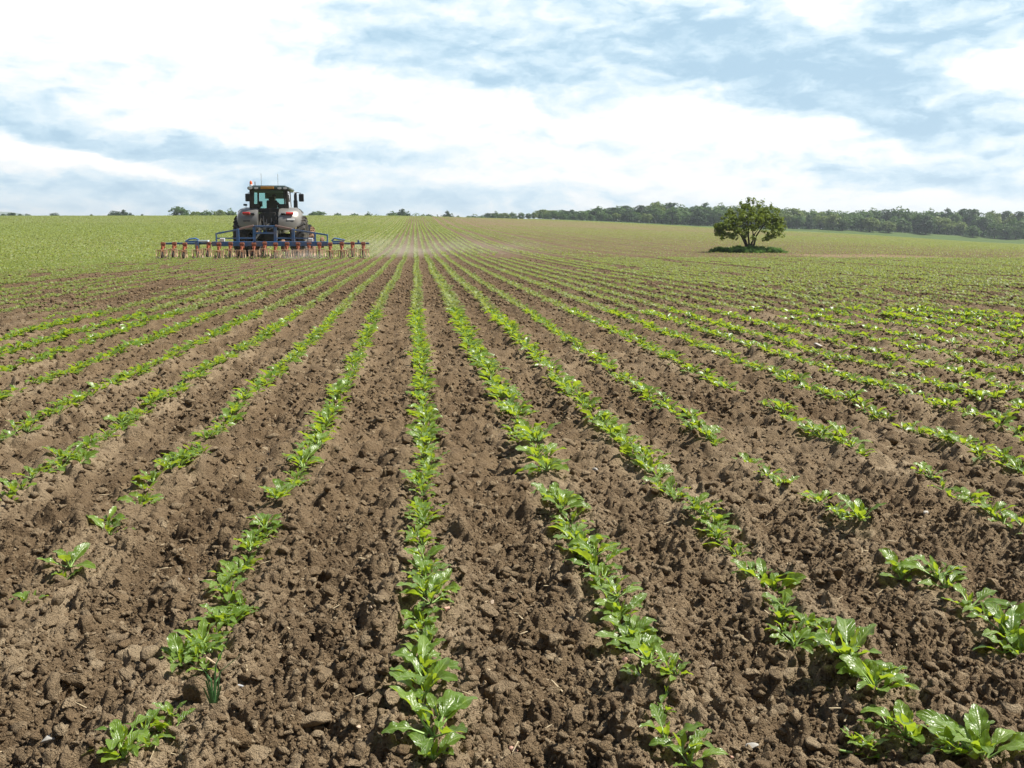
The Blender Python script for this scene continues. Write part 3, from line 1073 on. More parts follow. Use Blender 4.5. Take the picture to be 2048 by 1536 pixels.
def build_crop():
    rest = [p for i, p in enumerate(plants) if i not in own]
    mid = [p for p in rest if p[1] < 13]
    low = [p for p in rest if p[1] >= 13]
    parts = [merge_plants(mid, MIDV, True), merge_plants(low, LOWV, False)]
    # far plants, y 46..190: a few broad leaf faces each; beyond that a bushy ribbon along each row
    rside = lambda x: 1.12 if HOE_R - 1 < x < 4.6 else (.9 if x > HOE_R else 1.0) * (1.0 - .44 * float(sstep(5, 12, np.array(x)))) * (.60 + .7 * (int(abs(x) * 977) % 13) / 13)      # thinner, later crop on that side
    far = []
    for k in range(-260, 330):
        x0 = rowx(k)
        if k in TRAM: continue
        ya = max(46.0, abs(x0) / (.6 if x0 < 0 else .80))
        if ya > 188: continue
        n = int((190 - ya) / .25)
        y = ya + (np.arange(n) + rng.random(n)) * .25
        keep = rng.random(n) < np.clip(1.25 - (y - 46) / 300, .5, 1)
        if 20 < x0 < 27.5: keep &= ~((y > 47) & (y < 55) & (rng.random(n) < .5))
        if 3.2 < x0 < 5.2: keep &= ~((y < 54) & (rng.random(n) < .9))
        y = y[keep]
        far.append(np.stack([x0 + rng.normal(size=len(y)) * .025, y, rng.uniform(.8, 1.35, len(y)) * (1 + np.clip(y - 46, 0, 140) / 220) * rside(x0)], -1))
    far = np.concatenate(far)

    def tufts(A, nq, l0, l1, ys, wf):
        nf = len(A)
        Zf = land(A[:, 0], A[:, 1])
        az = rng.random((nf, nq)) * 6.28
        e = rng.uniform(-.2, .9, (nf, nq))
        L = rng.uniform(l0, l1, (nf, nq)) * A[:, 2:3]
        wd = L * wf
        d = np.stack([np.cos(az) * np.cos(e), np.sin(az) * np.cos(e) * ys, np.sin(e)], -1)
        lat = np.stack([-np.sin(az), np.cos(az) * ys, np.zeros_like(az)], -1)
        lat = lat + rng.normal(size=lat.shape) * .25
        base = np.stack([A[:, 0], A[:, 1], Zf + .02], -1)[:, None, :] + d * .02
        V = np.stack([base, base + d * (L * .55)[..., None] + lat * wd[..., None], base + d * L[..., None], base + d * (L * .55)[..., None] - lat * wd[..., None]], 2).reshape(-1, 3)
        parts.append((V, np.arange(len(V)).reshape(-1, 4), np.repeat(rng.random(nf * nq), 4)))

    tufts(far, 4, .065, .115, 1.3, .38)
    # beyond: longer tufts along each row
    far2 = []
    for k in range(-640, 760):
        x0 = rowx(k)
        if k in TRAM: continue
        ya = max(188.0, abs(x0) / (.6 if x0 < 0 else .8))
        yb = 318 if x0 < 20 else 429
        if yb - ya < 3: continue
        n = int((yb - ya) / .8)
        y = ya + (np.arange(n) + rng.random(n)) * .8
        far2.append(np.stack([x0 + rng.normal(size=n) * .03, y, rng.uniform(.8, 1.3, n) * rside(x0)], -1))
    far2 = np.concatenate(far2)
    tufts(far2, 4, .11, .19, 2.4, .40)
    # weeds and seedlings between the rows where the hoe has not been
    n = 60000
    yy = np.exp(rng.uniform(np.log(24), np.log(240), n))
    xx = (rng.random(n) * .75 - .62) * yy
    k = unhoed(xx, yy) > .5
    xx, yy = xx[k], yy[k]
    nq = 3
    sz = .055 + .00055 * yy
    az = rng.random((len(xx), nq)) * 6.28
    e = rng.uniform(-.1, .9, (len(xx), nq))
    L = rng.uniform(.7, 1.3, (len(xx), nq)) * sz[:, None]
    d = np.stack([np.cos(az) * np.cos(e), np.sin(az) * np.cos(e), np.sin(e)], -1)
    lat = np.stack([-np.sin(az), np.cos(az), np.zeros_like(az)], -1)
    base = np.stack([xx, yy, land(xx, yy) + .005], -1)[:, None, :] + 0 * d
    V = np.stack([base, base + d * (L * .5)[..., None] + lat * (L * .4)[..., None], base + d * L[..., None], base + d * (L * .5)[..., None] - lat * (L * .4)[..., None]], 2).reshape(-1, 3)
    parts.append((V, np.arange(len(V)).reshape(-1, 4), np.repeat(rng.random(len(xx) * nq), 4)))
    VV, FF, TT, b, nmid = [], [], [], 0, 0
    for j, (v, f, t) in enumerate(parts):
        VV.append(v); FF.append(f + b); TT.append(t)
        b += len(v)
        if j == 0: nmid = len(f)
    me = np_mesh('crop_rows', np.concatenate(VV), np.concatenate(FF), [MLEAF, MFAR], smooth=False, attrs={'tint': np.concatenate(TT)})
    mi = np.ones(len(me.polygons), np.int32)
    mi[:nmid] = 0
    me.polygons.foreach_set('material_index', mi)
    sm = np.zeros(len(me.polygons), bool)
    sm[:nmid] = True
    me.polygons.foreach_set('use_smooth', sm)
    o = link('crop_rows', me)
    set_props(o, 'rows of young beet plants running away across the field', 'crop', kind='stuff')


build_crop()
# ------------------------------------------------------------------ trees


def foliage_mat(name, lo, hi, trans, tw=.3):
    m, n, l, p = new_mat(name)
    a = n.new('ShaderNodeAttribute')
    a.attribute_name = 'tint'
    mx = n.new('ShaderNodeMix')
    mx.data_type = 'RGBA'
    mx.inputs['A'].default_value = (*lo, 1)
    mx.inputs['B'].default_value = (*hi, 1)
    l.new(a.outputs['Fac'], mx.inputs['Factor'])
    l.new(mx.outputs['Result'], p.inputs['Base Color'])
    p.inputs['Roughness'].default_value = .55
    p.inputs['Specular IOR Level'].default_value = .3
    tr = n.new('ShaderNodeBsdfTranslucent')
    tr.inputs[0].default_value = (*trans, 1)
    ms = n.new('ShaderNodeMixShader')
    ms.inputs[0].default_value = tw
    l.new(p.outputs[0], ms.inputs[1])
    l.new(tr.outputs[0], ms.inputs[2])
    l.new(ms.outputs[0], n['Material Output'].inputs[0])
    return m


MBARK = simple('bark', (.055, .042, .030), .9, var=.5, scale=18, bump=.6)
MCROWN = {'lone': foliage_mat('crown_lone', (.050, .090, .012), (.150, .205, .024), (.27, .35, .035), .32),
          'dark': foliage_mat('crown_dark', (.018, .046, .016), (.045, .090, .024), (.06, .13, .03)),
          'mid': foliage_mat('crown_mid', (.042, .090, .020), (.095, .165, .034), (.12, .23, .04)),
          'pale': foliage_mat('crown_pale', (.090, .135, .026), (.180, .24, .055), (.22, .31, .06))}


def leaf_cards(P, N, size, g, asp=.62, tint=None):
    """small four-cornered leaf clumps at points P facing roughly N"""
    n = len(P)
    N = N + g.normal(size=(n, 3)) * .65
    N /= np.linalg.norm(N, axis=1, keepdims=True) + 1e-9
    a = np.cross(N, g.normal(size=(n, 3)))
    a /= np.linalg.norm(a, axis=1, keepdims=True) + 1e-9
    b = np.cross(N, a)
    s = size * g.uniform(.6, 1.35, n)
    j = lambda: g.uniform(.75, 1.25, (n, 1))
    c = N * (s * .18)[:, None]
    V = np.stack([P - a * s[:, None] * j() - c, P - b * (s * asp)[:, None] * j() + c, P + a * s[:, None] * j() - c, P + b * (s * asp)[:, None] * j() + c], 1)
    t = np.repeat(g.random(n) if tint is None else tint, 4)
    return V.reshape(-1, 3), np.arange(4 * n).reshape(-1, 4), t


def crown_points(g, W, H, z0, nclump, per, flat=.0, cs=.2):
    """clumps on and inside a lumpy dome of width W and height H that starts at z0"""
    P, N, T = [], [], []
    for i in range(nclump):
        d = g.normal(size=3)
        d /= np.linalg.norm(d)
        if d[2] < -.25 and g.random() < .35: d[2] *= -.6
        rad = g.uniform(.55, 1.0) ** .6 * g.uniform(.85, 1.08)
        c = np.array([d[0] * W / 2 * rad, d[1] * W / 2 * rad, z0 + H * .38 + d[2] * rad * H * (.60 if d[2] > 0 else .36)])
        r = cs * W * g.uniform(.6, 1.25)
        q = g.normal(size=(per, 3))
        q /= np.linalg.norm(q, axis=1, keepdims=True)
        q[:, 2] = np.where(q[:, 2] < -.5, -q[:, 2] * .7, q[:, 2])
        rr = r * g.uniform(.55, 1.05, per) ** .5
        P.append(c + q * rr[:, None] * np.array([1, 1, .8]))
        N.append(q * .8 + d * .3 + np.array([0, 0, .35]))
        T.append(np.clip(g.uniform(0, 1) * .6 + g.random(per) * .4, 0, 1))
    return np.concatenate(P), np.concatenate(N), np.concatenate(T)


def trunk_mb(paths, r0):
    mb = MB()
    for p, r in paths:
        n = len(p)
        mb.tube(p, [max(.012, r * (1 - .75 * i / (n - 1))) for i in range(n)], 6)
    return mb


# -- wood and hedge trees: a few crowns of each kind, then copies
def make_tree_kind(kind, seed, W, H, n_cl, per, card):
    g = np.random.default_rng(seed)
    P, N, T = crown_points(g, W, H * .93, H * .07, n_cl, per, cs=.17)
    V, F, T = leaf_cards(P, N, card, g, tint=T)
    cm = np_mesh('crown', V, F, [MCROWN[kind]], attrs={'tint': T})
    mb = MB()
    mb.tube([(0, 0, -.6), (.1, 0, H * .25), (-.1, .1, H * .55)], [W * .045, W * .035, W * .02], 6)
    for i in range(4):
        a = i * 1.6 + seed
        mb.tube([(0, 0, H * .2), (math.cos(a) * W * .2, math.sin(a) * W * .2, H * .5), (math.cos(a) * W * .33, math.sin(a) * W * .33, H * .7)], [W * .025, W * .015, W * .006], 5)
    bmesh.ops.recalc_face_normals(mb.bm, faces=mb.bm.faces[:])
    tm = bpy.data.meshes.new('trunk')
    mb.bm.to_mesh(tm)
    mb.bm.free()
    tm.materials.append(MBARK)
    return cm, tm


KINDS = {}
for kd in ('dark', 'mid', 'pale'):
    KINDS[kd] = [make_tree_kind(kd, 900 + 10 * len(KINDS) + i, 8.5, 10.5, 84, 30, .40) for i in range(3)]


def place_tree(name, u, Y, w, h, kind, label, group, sink=0.0, g=random):
    """tree of width w and height h at distance Y along the photograph's column u"""
    d = pix_ray(u, 470)
    x = d.x / d.y * Y
    root = empty(name, (x, Y, float(land(x, Y)) - sink), g.uniform(0, 6.28))
    root.scale = (w / 8.5, w / 8.5, h / 10.5)
    set_props(root, label, 'tree', group)
    cm, tm = KINDS[kind][g.randrange(3)]
    link('crown', cm, root)
    link('trunk', tm, root)
    return root


def v_to_top(u, v, Y, base):
    """height of a thing whose top shows at photo row v, standing on base at distance Y"""
    d = pix_ray(u, v)
    return CAM_H + d.z / d.y * Y - base


TOPS_U = [930, 960, 1000, 1040, 1080, 1115, 1140, 1170, 1220, 1260, 1300, 1340, 1370, 1410, 1470, 1530, 1600, 1660, 1720, 1800, 1850, 1900, 1960, 2048, 2120]
TOPS_V = [428, 424, 422, 424, 425, 421, 424, 414, 411, 413, 402, 406, 412, 406, 408, 408, 414, 419, 417, 416, 416, 420, 422, 423, 424]


def wood_label(kind, row):
    k = {'dark': 'dark green', 'mid': 'mid green', 'pale': 'pale yellowish green'}[kind]
    return f"{k} broadleaf tree in the {'front edge' if row == 0 else 'taller back rows'} of the distant wood"


rw = random.Random(5)
WG = {0: 'trees along the front edge of the distant wood', 1: 'taller trees deeper in the distant wood'}
# back rows first
u = 1090.0
while u < 2130:
    Y = rw.uniform(474, 520)
    top = np.interp(u, TOPS_U, TOPS_V) + rw.uniform(-1, 5)
    d = pix_ray(u, 470)
    b = float(land(d.x / d.y * Y, Y))
    h = max(5.0, v_to_top(u, top, Y, b))
    kd = rw.choice(['dark', 'dark', 'mid', 'mid', 'mid', 'pale'])
    place_tree('wood_tree', u, Y, rw.uniform(7.5, 11.5), h, kd, wood_label(kd, 1), WG[1], .2, rw)
    u += rw.uniform(10, 19)
u = 938.0
while u < 2130:
    Y = rw.uniform(452, 468)
    if u < 1110: Y += 40 * (1110 - u) / 170
    d = pix_ray(u, 470)
    b = float(land(d.x / d.y * Y, Y))
    top = np.interp(u, TOPS_U, TOPS_V)
    hfull = v_to_top(u, top, Y, b)
    if u < 1120: h = hfull * rw.uniform(.8, 1.02)
    else: h = hfull * rw.uniform(.48, .82)
    h = max(3.0, h)
    kd = rw.choice(['dark', 'mid', 'mid', 'mid', 'pale'])
    lab, grp = wood_label(kd, 0), WG[0]
    if abs(u - 1905) < 12: kd, h, lab, grp = 'pale', hfull * .62, 'rounded pale green tree standing proud of the dark wood edge, low down', None
    place_tree('wood_tree', u, Y, min(h * 1.05, rw.uniform(6, 9.5)), h, kd, lab, grp, .2, rw)
    u += rw.uniform(15, 26) if u > 1120 else rw.uniform(11, 17)

# undergrowth that closes the foot of the wood
def build_undergrowth():
    g = np.random.default_rng(77)
    n = 15000
    u_ = g.uniform(1120, 2130, n)
    t = np.tan(np.arctan2(u_ - 1024, 2000) + YAW)
    Y = g.uniform(461, 500, n)
    X = t * Y
    hgt = 1.2 + 2.6 * vnoise(X * .16, Y * .16, 3)
    Z = land(X, Y) + g.random(n) * hgt
    V, F, T = leaf_cards(np.stack([X, Y, Z], -1), np.tile([0, -.5, .6], (n, 1)), .55, g)
    o = link('undergrowth', np_mesh('undergrowth', V, F, [MCROWN['dark']], attrs={'tint': T}))
    set_props(o, 'dark undergrowth closing the foot of the distant wood', 'undergrowth', kind='stuff')


build_undergrowth()

# trees and bushes that stand beyond the crest of the field (photo column, top row, width in photo px, kind, label)
HORIZON = [
    (8, 428, 26, 'dark', 'low dark bush at the far end of the hedge below the blue hill'), (26, 427, 24, 'dark', 'second low bush of the hedge below the blue hill'),
    (44, 428, 22, 'dark', 'third low bush of the hedge below the blue hill'), (58, 429, 16, 'dark', 'last low bush of the hedge before the sky gap'),
    (112, 427, 24, 'dark', 'small round dark bush alone on the skyline beside the blue hill'), (133, 433, 9, 'dark', 'tiny bush barely showing over the green crest'),
    (185, 429, 20, 'dark', 'small low bush alone on the skyline between two wider clumps'),
    (231, 423, 27, 'dark', 'dark bush at the near end of a three-bush clump on the skyline'), (249, 421, 22, 'dark', 'pointed middle bush of the three-bush clump on the skyline'), (264, 426, 20, 'dark', 'lower end bush of the three-bush clump on the skyline'),
    (286, 430, 8, 'dark', 'tiny upright bush on the skyline before the tall tree'), (324, 431, 20, 'mid', 'flat pale bush next to the tall round skyline tree'),
    (361, 411, 37, 'mid', 'tallest round tree on the skyline left of the tractor'),
    (394, 421, 28, 'pale', 'first pale tree of the hedgerow beside the tall round tree'), (416, 419, 28, 'mid', 'second tree of the hedgerow near the tractor'), (440, 420, 26, 'pale', 'third tree of the hedgerow near the tractor'), (462, 419, 28, 'mid', 'last hedgerow tree before the tractor wheel'),
    (636, 421, 36, 'mid', 'wide round bush just past the tractor on the skyline'), (677, 424, 20, 'mid', 'small rounded bush on the skyline past the tractor'), (710, 425, 24, 'mid', 'low broad bush on the skyline past the tractor'), (738, 425, 18, 'mid', 'low bush near the top of the crop rows'), (753, 427, 12, 'mid', 'tiny bush near the top of the crop rows'),
    (785, 424, 26, 'mid', 'sloping end of the leafy clump above the crop rows'), (806, 420, 32, 'dark', 'highest tree of the leafy clump above the crop rows'), (838, 425, 26, 'mid', 'lower tree behind the highest one above the crop rows'), (858, 427, 20, 'mid', 'low bush ending the clump above the crop rows'),
    (875, 431, 12, 'mid', 'tiny bush in the gap before the wood'), (896, 424, 26, 'dark', 'rounded dark tree standing apart before the wood'), (916, 430, 14, 'mid', 'small low bush touching the start of the wood'),
]
rh = random.Random(9)
for (u, v, wpx, kd, lab) in HORIZON:
    Y = rh.uniform(385, 420)
    d = pix_ray(u, 470)
    x = d.x / d.y * Y
    b = float(land(x, Y))
    h = v_to_top(u, v, Y, b)
    place_tree('skyline_tree', u, Y, wpx * Y / 2000 * 1.02, h, kd, lab, 'trees and bushes on the skyline', 0.0, rh)

# a faint hill behind everything on the far left
def build_hill():
    u0, u1 = -260, 118
    us = np.linspace(u0, u1, 40)
    rows = []
    for j, (Yf, k) in enumerate(((3000, 0), (3150, .55), (3400, 1.0), (3600, .7), (3900, 0))):
        for u in us:
            d = pix_ray(u, 470)
            prof = math.exp(-((u - 8) / 62.0) ** 2) if u > 8 else .75 + .25 * math.exp(-((u - 8) / 80.0) ** 2)
            z = -8 + k * (8 + (v_to_top(30, 436 - 12.5 * prof, 3400, 0)))
            rows.append((d.x / d.y * Yf, Yf, z))
    V = np.array(rows)
    i = np.arange(len(V)).reshape(5, 40)
    F = np.stack([i[:-1, :-1], i[:-1, 1:], i[1:, 1:], i[1:, :-1]], -1).reshape(-1, 4)
    m = simple('hill_ground', (.09, .13, .07), .9, var=.4, scale=.02)
    o = link('hill', np_mesh('hill', V, F, [m], smooth=True))
    o['kind'] = 'structure'


build_hill()

# -- the lone thorn tree in the field
def build_lone_tree():
    bx, by = pix_ground(1497, 507, .1)
    Yt = 60.0
    bx = bx / by * Yt
    by = Yt
    zb = float(land(bx, by))
    root = empty('thorn_tree', (bx, by, zb))
    set_props(root, 'small spreading thorn tree standing alone on a grassy mound in the crop', 'tree')
    g = np.random.default_rng(3)
    px = 60.0 / 2000                                          # metres per photo pixel there
    stems = [[(-.05, 0, .1), (-.22, .05, .55), (-.48, 0, 1.0), (-.9, .1, 1.45), (-1.25, .1, 1.85)],
             [(.0, .05, .1), (.05, .1, .5), (-.02, .05, .95), (-.1, -.1, 1.5), (-.25, -.1, 2.2)],
             [(.12, 0, .1), (.1, -.05, .45), (.3, .0, .8), (.25, .1, 1.3), (.15, .3, 2.3)],
             [(.24, .05, .1), (.33, 0, .5), (.42, .05, .78), (.36, .1, 1.1), (.75, .1, 1.6), (1.2, 0, 2.0)],
             [(.2, -.05, .1), (.15, -.1, .6), (.38, -.2, 1.0), (.6, -.5, 1.5), (.8, -.8, 1.9)],
             [(.05, .1, .1), (-.1, .3, .7), (-.3, .7, 1.3), (-.5, 1.0, 1.9)]]
    paths = [(s, .075) for s in stems]
    for s in stems:
        for _ in range(5):
            a = Vector(s[-2]).lerp(Vector(s[-1]), g.random())
            d = Vector((g.normal(), g.normal(), abs(g.normal()) * .6)).normalized() * g.uniform(.4, .9)
            paths.append(([a, a + d * .5 + Vector((0, 0, .08)), a + d], .022))
    trunk_mb(paths, .08).build('trunk', MBARK, root, smooth=True)
    # crown: umbrella with a ragged outline, read from the photo's silhouette
    P, N, T = [], [], []
    prof = [(-2.05, 1.40, 1.62), (-1.85, 1.30, 1.95), (-1.55, 1.02, 2.30), (-1.2, 1.0, 2.62), (-.8, .98, 2.82), (-.45, 1.0, 3.0), (-.05, 1.08, 3.12), (.35, 1.12, 3.0), (.75, 1.08, 3.02), (1.1, 1.0, 2.88), (1.5, .98, 2.75), (1.8, 1.0, 2.45), (1.98, 1.3, 2.1), (2.08, 1.6, 1.9)]
    pxs, plo, phi = [np.array(a) for a in zip(*prof)]
    ncl = 0
    while ncl < 235:
        x = g.uniform(-2.05, 2.05)
        ymax = 1.75 * math.sqrt(max(.02, 1 - (x / 2.12) ** 2))
        y = g.uniform(-ymax, ymax)
        f = math.sqrt(max(.02, 1 - (y / (ymax + .05)) ** 2))
        lo, hi = np.interp(x, pxs, plo) - .10, np.interp(x, pxs, phi)
        hi = lo + (hi - lo) * (.45 + .55 * f)
        t = g.random() ** .65
        z = lo + (hi - lo) * t
        edge = max(abs(x) / 2.1, abs(y) / (ymax + .01), t)
        if edge < .55 and g.random() < .6: continue
        ncl += 1
        q = g.normal(size=(44, 3))
        q /= np.linalg.norm(q, axis=1, keepdims=True)
        r = g.uniform(.11, .27)
        P.append(np.array([x, y, z - .1]) + q * r * g.uniform(.3, 1.0, (44, 1)) ** .5 * np.array([1, 1, .75]))
        N.append(q + np.array([0, 0, .5]))
        T.append(np.clip(g.random() * .65 + g.random(44) * .35, 0, 1))
    # twigs that stick out at the top and sides
    for (x, y, z) in [(-.12, 0, 3.02), (-.11, 0, 3.12), (-.1, 0, 3.22), (.18, 0, 3.05), (.22, .1, 3.15), (.75, 0, 3.05), (1.3, 0, 2.82), (-2.05, 0, 1.5), (-1.9, .1, 1.25), (1.85, 0, 1.15), (2.05, 0, 2.0), (-1.2, 0, 2.6), (1.25, .2, .95), (2.0, 0, 1.3), (-1.5, 0, 2.3), (.45, 0, 3.0), (-.6, 0, 2.95)]:
        q = g.normal(size=(26, 3))
        P.append(np.array([x, y, z]) + q * np.array([.07, .07, .09]))
        N.append(q)
        T.append(g.random(26))
    P, N, T = np.concatenate(P), np.concatenate(N), np.concatenate(T)
    V, F, T = leaf_cards(P, N, .062, g, tint=T)
    link('crown', np_mesh('crown', V, F, [MCROWN['lone']], attrs={'tint': T}), root)
    # mound of rough grass and nettles it stands on
    mg = foliage_mat('mound_grass', (.04, .115, .035), (.13, .22, .055), (.16, .30, .07), .4)
    n = 22000
    a = g.uniform(0, 6.28, n)
    r = np.sqrt(g.random(n)) * (.88 + .26 * vnoise(np.cos(a) * 2.2 + 5, np.sin(a) * 2.2, 14))
    x = np.cos(a) * r * 2.25 - .1
    y = np.sin(a) * r * 1.6
    top = .17 * np.maximum(0, 1 - r ** 2) * (.75 + .5 * vnoise(x * 2.5 + 9, y * 2.5 + 5, 4)) + .10 * (r < .97)
    V0 = np.stack([x, y, land(bx + x, by + y) - zb + top * g.uniform(.2, 1, n)], -1)
    d = np.stack([g.normal(size=n) * .35, g.normal(size=n) * .35, np.ones(n)], -1)
    d /= np.linalg.norm(d, axis=1, keepdims=True)
    L = (g.uniform(.05, .16, n) * (.75 + .9 * (vnoise(x * 3, y * 3, 21) > .72)))[:, None]
    lat = np.stack([np.cos(a * 7), np.sin(a * 7), np.zeros(n)], -1) * g.uniform(.012, .04, n)[:, None]
    V = np.stack([V0 - lat, V0 + lat, V0 + d * L * .7 + lat * .7, V0 + d * L, V0 + d * L * .7 - lat * .7], 1).reshape(-1, 3)
    F = np.arange(5 * n).reshape(-1, 5)
    o = link('mound_grass', np_mesh('mound_grass', V, F, [mg], attrs={'tint': np.repeat(g.random(n), 5)}), None, (bx, by, zb))
    set_props(o, 'low mound of dark rough grass and nettles under the thorn tree', 'grass', kind='stuff')
    # earth under the grass
    gr = []
    rr_ = np.linspace(0, 1, 9)
    for q in rr_:
        for k in range(36):
            t = 2 * math.pi * k / 36
            xx, yy = math.cos(t) * q * 2.2 - .1, math.sin(t) * q * 1.55
            gr.append((bx + xx, by + yy, float(land(bx + xx, by + yy)) + .15 * (1 - q ** 2) * (.8 + .4 * math.sin(t * 3)) - .03 * (q > .99)))
    i = np.arange(9 * 36).reshape(9, 36)
    F = np.stack([i[:-1], np.roll(i, -1, 1)[:-1], np.roll(i, -1, 1)[1:], i[1:]], -1).reshape(-1, 4)
    z0 = np.zeros(len(gr))
    o = link('mound', np_mesh('mound', np.array(gr), F, [MSOIL], smooth=True, attrs={'dry': z0, 'weed': z0 + .6, 'strip': z0}))
    o['kind'] = 'structure'


build_lone_tree()

# ------------------------------------------------------------------ row-crop hoe behind the tractor
MBLUE = simple('blue_paint', (.045, .15, .36), .42, var=.15, scale=4, dirt=DUSTC, dirt_amt=.45, coat=.1)
MFADE = simple('faded_pink_paint', (.36, .24, .22), .6, var=.15, scale=5, dirt=DUSTC, dirt_amt=.5)
MORANGE = simple('orange_red_paint', (.30, .085, .040), .5, var=.25, scale=9, dirt=DUSTC, dirt_amt=.4)
MTAN = simple('worn_tine_paint', (.66, .43, .27), .5, var=.35, scale=14, dirt=(.34, .26, .18), dirt_amt=.6)
MPALE = simple('pale_blue_lid', (.60, .74, .82), .45, var=.1)
MWHITE = simple('white_plastic', (.78, .79, .80), .4, var=.06)
MRUB = simple('rubber', (.022, .021, .020), .8, var=.3, scale=12, dirt=(.16, .125, .09), dirt_amt=.45)
MBLACK = simple('black_plastic', (.018, .020, .024), .4, var=.2)
MSTEEL = simple('worn_steel', (.28, .26, .24), .35, metal=.8, var=.3, scale=20, dirt=DUSTC, dirt_amt=.5)
MMUD = simple('muddy_rubber', (.20, .115, .065), .9, var=.35, scale=9)


def build_hoe():
    gz0 = float(land(HOE_X, HOE_Y))
    root = empty('row_hoe', (HOE_X, HOE_Y, gz0 + .02))
    root.scale = (1, 1, 1.04)
    set_props(root, 'wide blue framed row hoe with orange units mounted behind the tractor', 'hoe')
    c0 = -.03                                                # headstock centre
    f = MB()
    f.box((c0 + .25, .0, .60), (5.1, .14, .20), bevel=.012)
    f.build('toolbar', MBLUE, root)
    for s, x0, x1 in ((-1, -4.52, -2.30), (1, 2.80, 4.60)):
        MB().box(((x0 + x1) / 2, 0, .615), (abs(x1 - x0), .09, .085), bevel=.008).build('folding_wing', MBLUE, root)
    h = MB()
    for x in (-.46, .46):
        h.box((c0 + x, .10, .96), (.115, .12, .80), bevel=.01)
    h.box((c0, .10, 1.34), (1.06, .12, .085), bevel=.01)
    h.box((c0, .10, 1.06), (.82, .09, .085), bevel=.01)
    h.bar((c0 - .06, .10, 1.08), (c0 - .06, .10, 1.31), .03)
    h.bar((c0 + .06, .10, 1.08), (c0 + .06, .10, 1.31), .03)
    h.build('headstock', MBLUE, root)
    fr = MB()
    for x, z1, w in ((-1.20, 1.20, .13), (1.23, 1.20, .13), (-2.14, 1.03, .055), (2.74, .97, .06), (2.20, 1.0, .075)):
        fr.box((x, .02, (z1 + .5) / 2 + .03), (w, .10, z1 - .5), bevel=.008)
    fr.bar((-2.14, .02, 1.03), (-1.16, .02, 1.21), .06, .07)
    fr.bar((1.19, .02, 1.21), (2.76, .02, .97), .06, .07)
    fr.bar((-1.3, .08, .66), (1.3, .08, .66), .05, .05)
    fr.bar((-2.14, .02, .84), (-.52, .02, .84), .05, .055)
    fr.bar((.50, .02, .84), (2.20, .02, .84), .05, .055)
    for x in (-1.20, 1.23):
        fr.bar((x - .12, .02, .52), (x, .02, .74), .10, .08)
        fr.bar((x + .12, .02, .52), (x, .02, .74), .10, .08)
    fr.build('side_frame', MBLUE, root)
    MB().bar((-1.14, .05, 1.225), (-.50, .08, 1.375), .085, .08).build('top_brace', MFADE, root)
    MB().bar((.44, .08, 1.375), (1.19, .05, 1.225), .085, .08).build('top_brace', MFADE, root)
    b = MB()
    b.box((-2.95, -.16, .47), (.145, .16, .56), bevel=.012)
    b.box((-2.70, -.05, .655), (.40, .30, .05), bevel=.01)
    b.build('end_stand', MBLUE, root)
    MB().box((-2.68, -.06, .72), (.44, .34, .075), bevel=.012).build('stand_lid', MPALE, root)
    for x in (-1.87, 2.00):
        MB().box((x, .0, .765), (.21, .16, .15), bevel=.02).build('control_box', MWHITE, root)
    for pts in (((-3.50, .03, .70), (-3.32, .03, .80), (-3.05, .03, .83), (-2.90, .03, .77)), ((2.92, .03, .72), (3.05, .03, .84), (3.25, .03, .80), (3.52, .03, .76))):
        r = MB()
        r.tube(pts, .035, 8)
        r.box(((pts[0][0] + pts[-1][0]) / 2, .02, .70), (.52, .06, .07), bevel=.01)
        r.build('fold_ram', MBLUE, root)
    MB().box((4.12, 0, .70), (.09, .08, .12), bevel=.01).build('bracket', MBLUE, root)
    for x, y, z, rad in ((2.46, .55, .66, .24), (.72, .5, .52, .26)):
        w = MB()
        w.lathe_x([(-.07, rad * .55), (-.08, rad * .9), (-.05, rad), (.05, rad), (.08, rad * .9), (.07, rad * .55)], (x, y, z), 28)
        w.lathe_x([(-.03, .02), (-.035, rad * .56), (.035, rad * .56), (.03, .02)], (x, y, z), 20)
        w.build('depth_wheel', MMUD, root, smooth=True)
    # one hoe unit, repeated
    u = MB()
    u.box((0, -.08, .545), (.17, .07, .26), bevel=.01)
    u.box((0, -.10, .60), (.20, .10, .07), bevel=.01)
    u.bar((-.045, -.10, .50), (-.035, -.36, .33), .028, .06)
    u.bar((.045, -.10, .50), (.035, -.36, .33), .028, .06)
    u.box((0, -.40, .31), (.12, .26, .06), bevel=.01)
    u.box((0, -.30, .42), (.07, .10, .20), bevel=.01)
    u0 = u.build('hoe_unit', MORANGE, root)
    wh = MB()
    wh.lathe_x([(-.035, .08), (-.045, .15), (-.03, .175), (.03, .175), (.045, .15), (.035, .08)], (-.01, -.30, .175), 24)
    wh.lathe_x([(-.012, .01), (-.015, .09), (.015, .09), (.012, .01)], (-.01, -.30, .175), 16)
    wm = wh.build('press_wheel', MRUB, u0, smooth=True).data
    tn = MB()
    for (x, y, lean, w) in ((.09, -.44, .03, .05), (.16, -.56, -.03, .048), (-.11, -.50, -.04, .045), (.24, -.66, .03, .05), (-.19, -.60, .02, .042), (.05, -.70, -.05, .04)):
        tn.bar((x, y + .02, .36), (x + lean * .4, y, .17), w, .016)
        tn.bar((x + lean * .4, y, .18), (x + lean, y - .05, .02), w * .9, .014)
    tn.bar((-.20, -.47, .345), (.25, -.62, .345), .035, .035)
    tn.bar((-.02, -.40, .33), (.05, -.72, .345), .035, .035)
    tm = tn.build('tines', MTAN, u0).data
    sh = MB()
    for x, y in ((.10, -.47), (-.12, -.56), (.235, -.70)):
        sh.quad((x - .085, y, .012), (x + .085, y, .012), (x + .012, y + .10, .03), (x - .012, y + .10, .03))
        sh.box((x, y - .02, .05), (.03, .03, .08), bevel=.004)
    sm = sh.build('blades', MSTEEL, u0).data
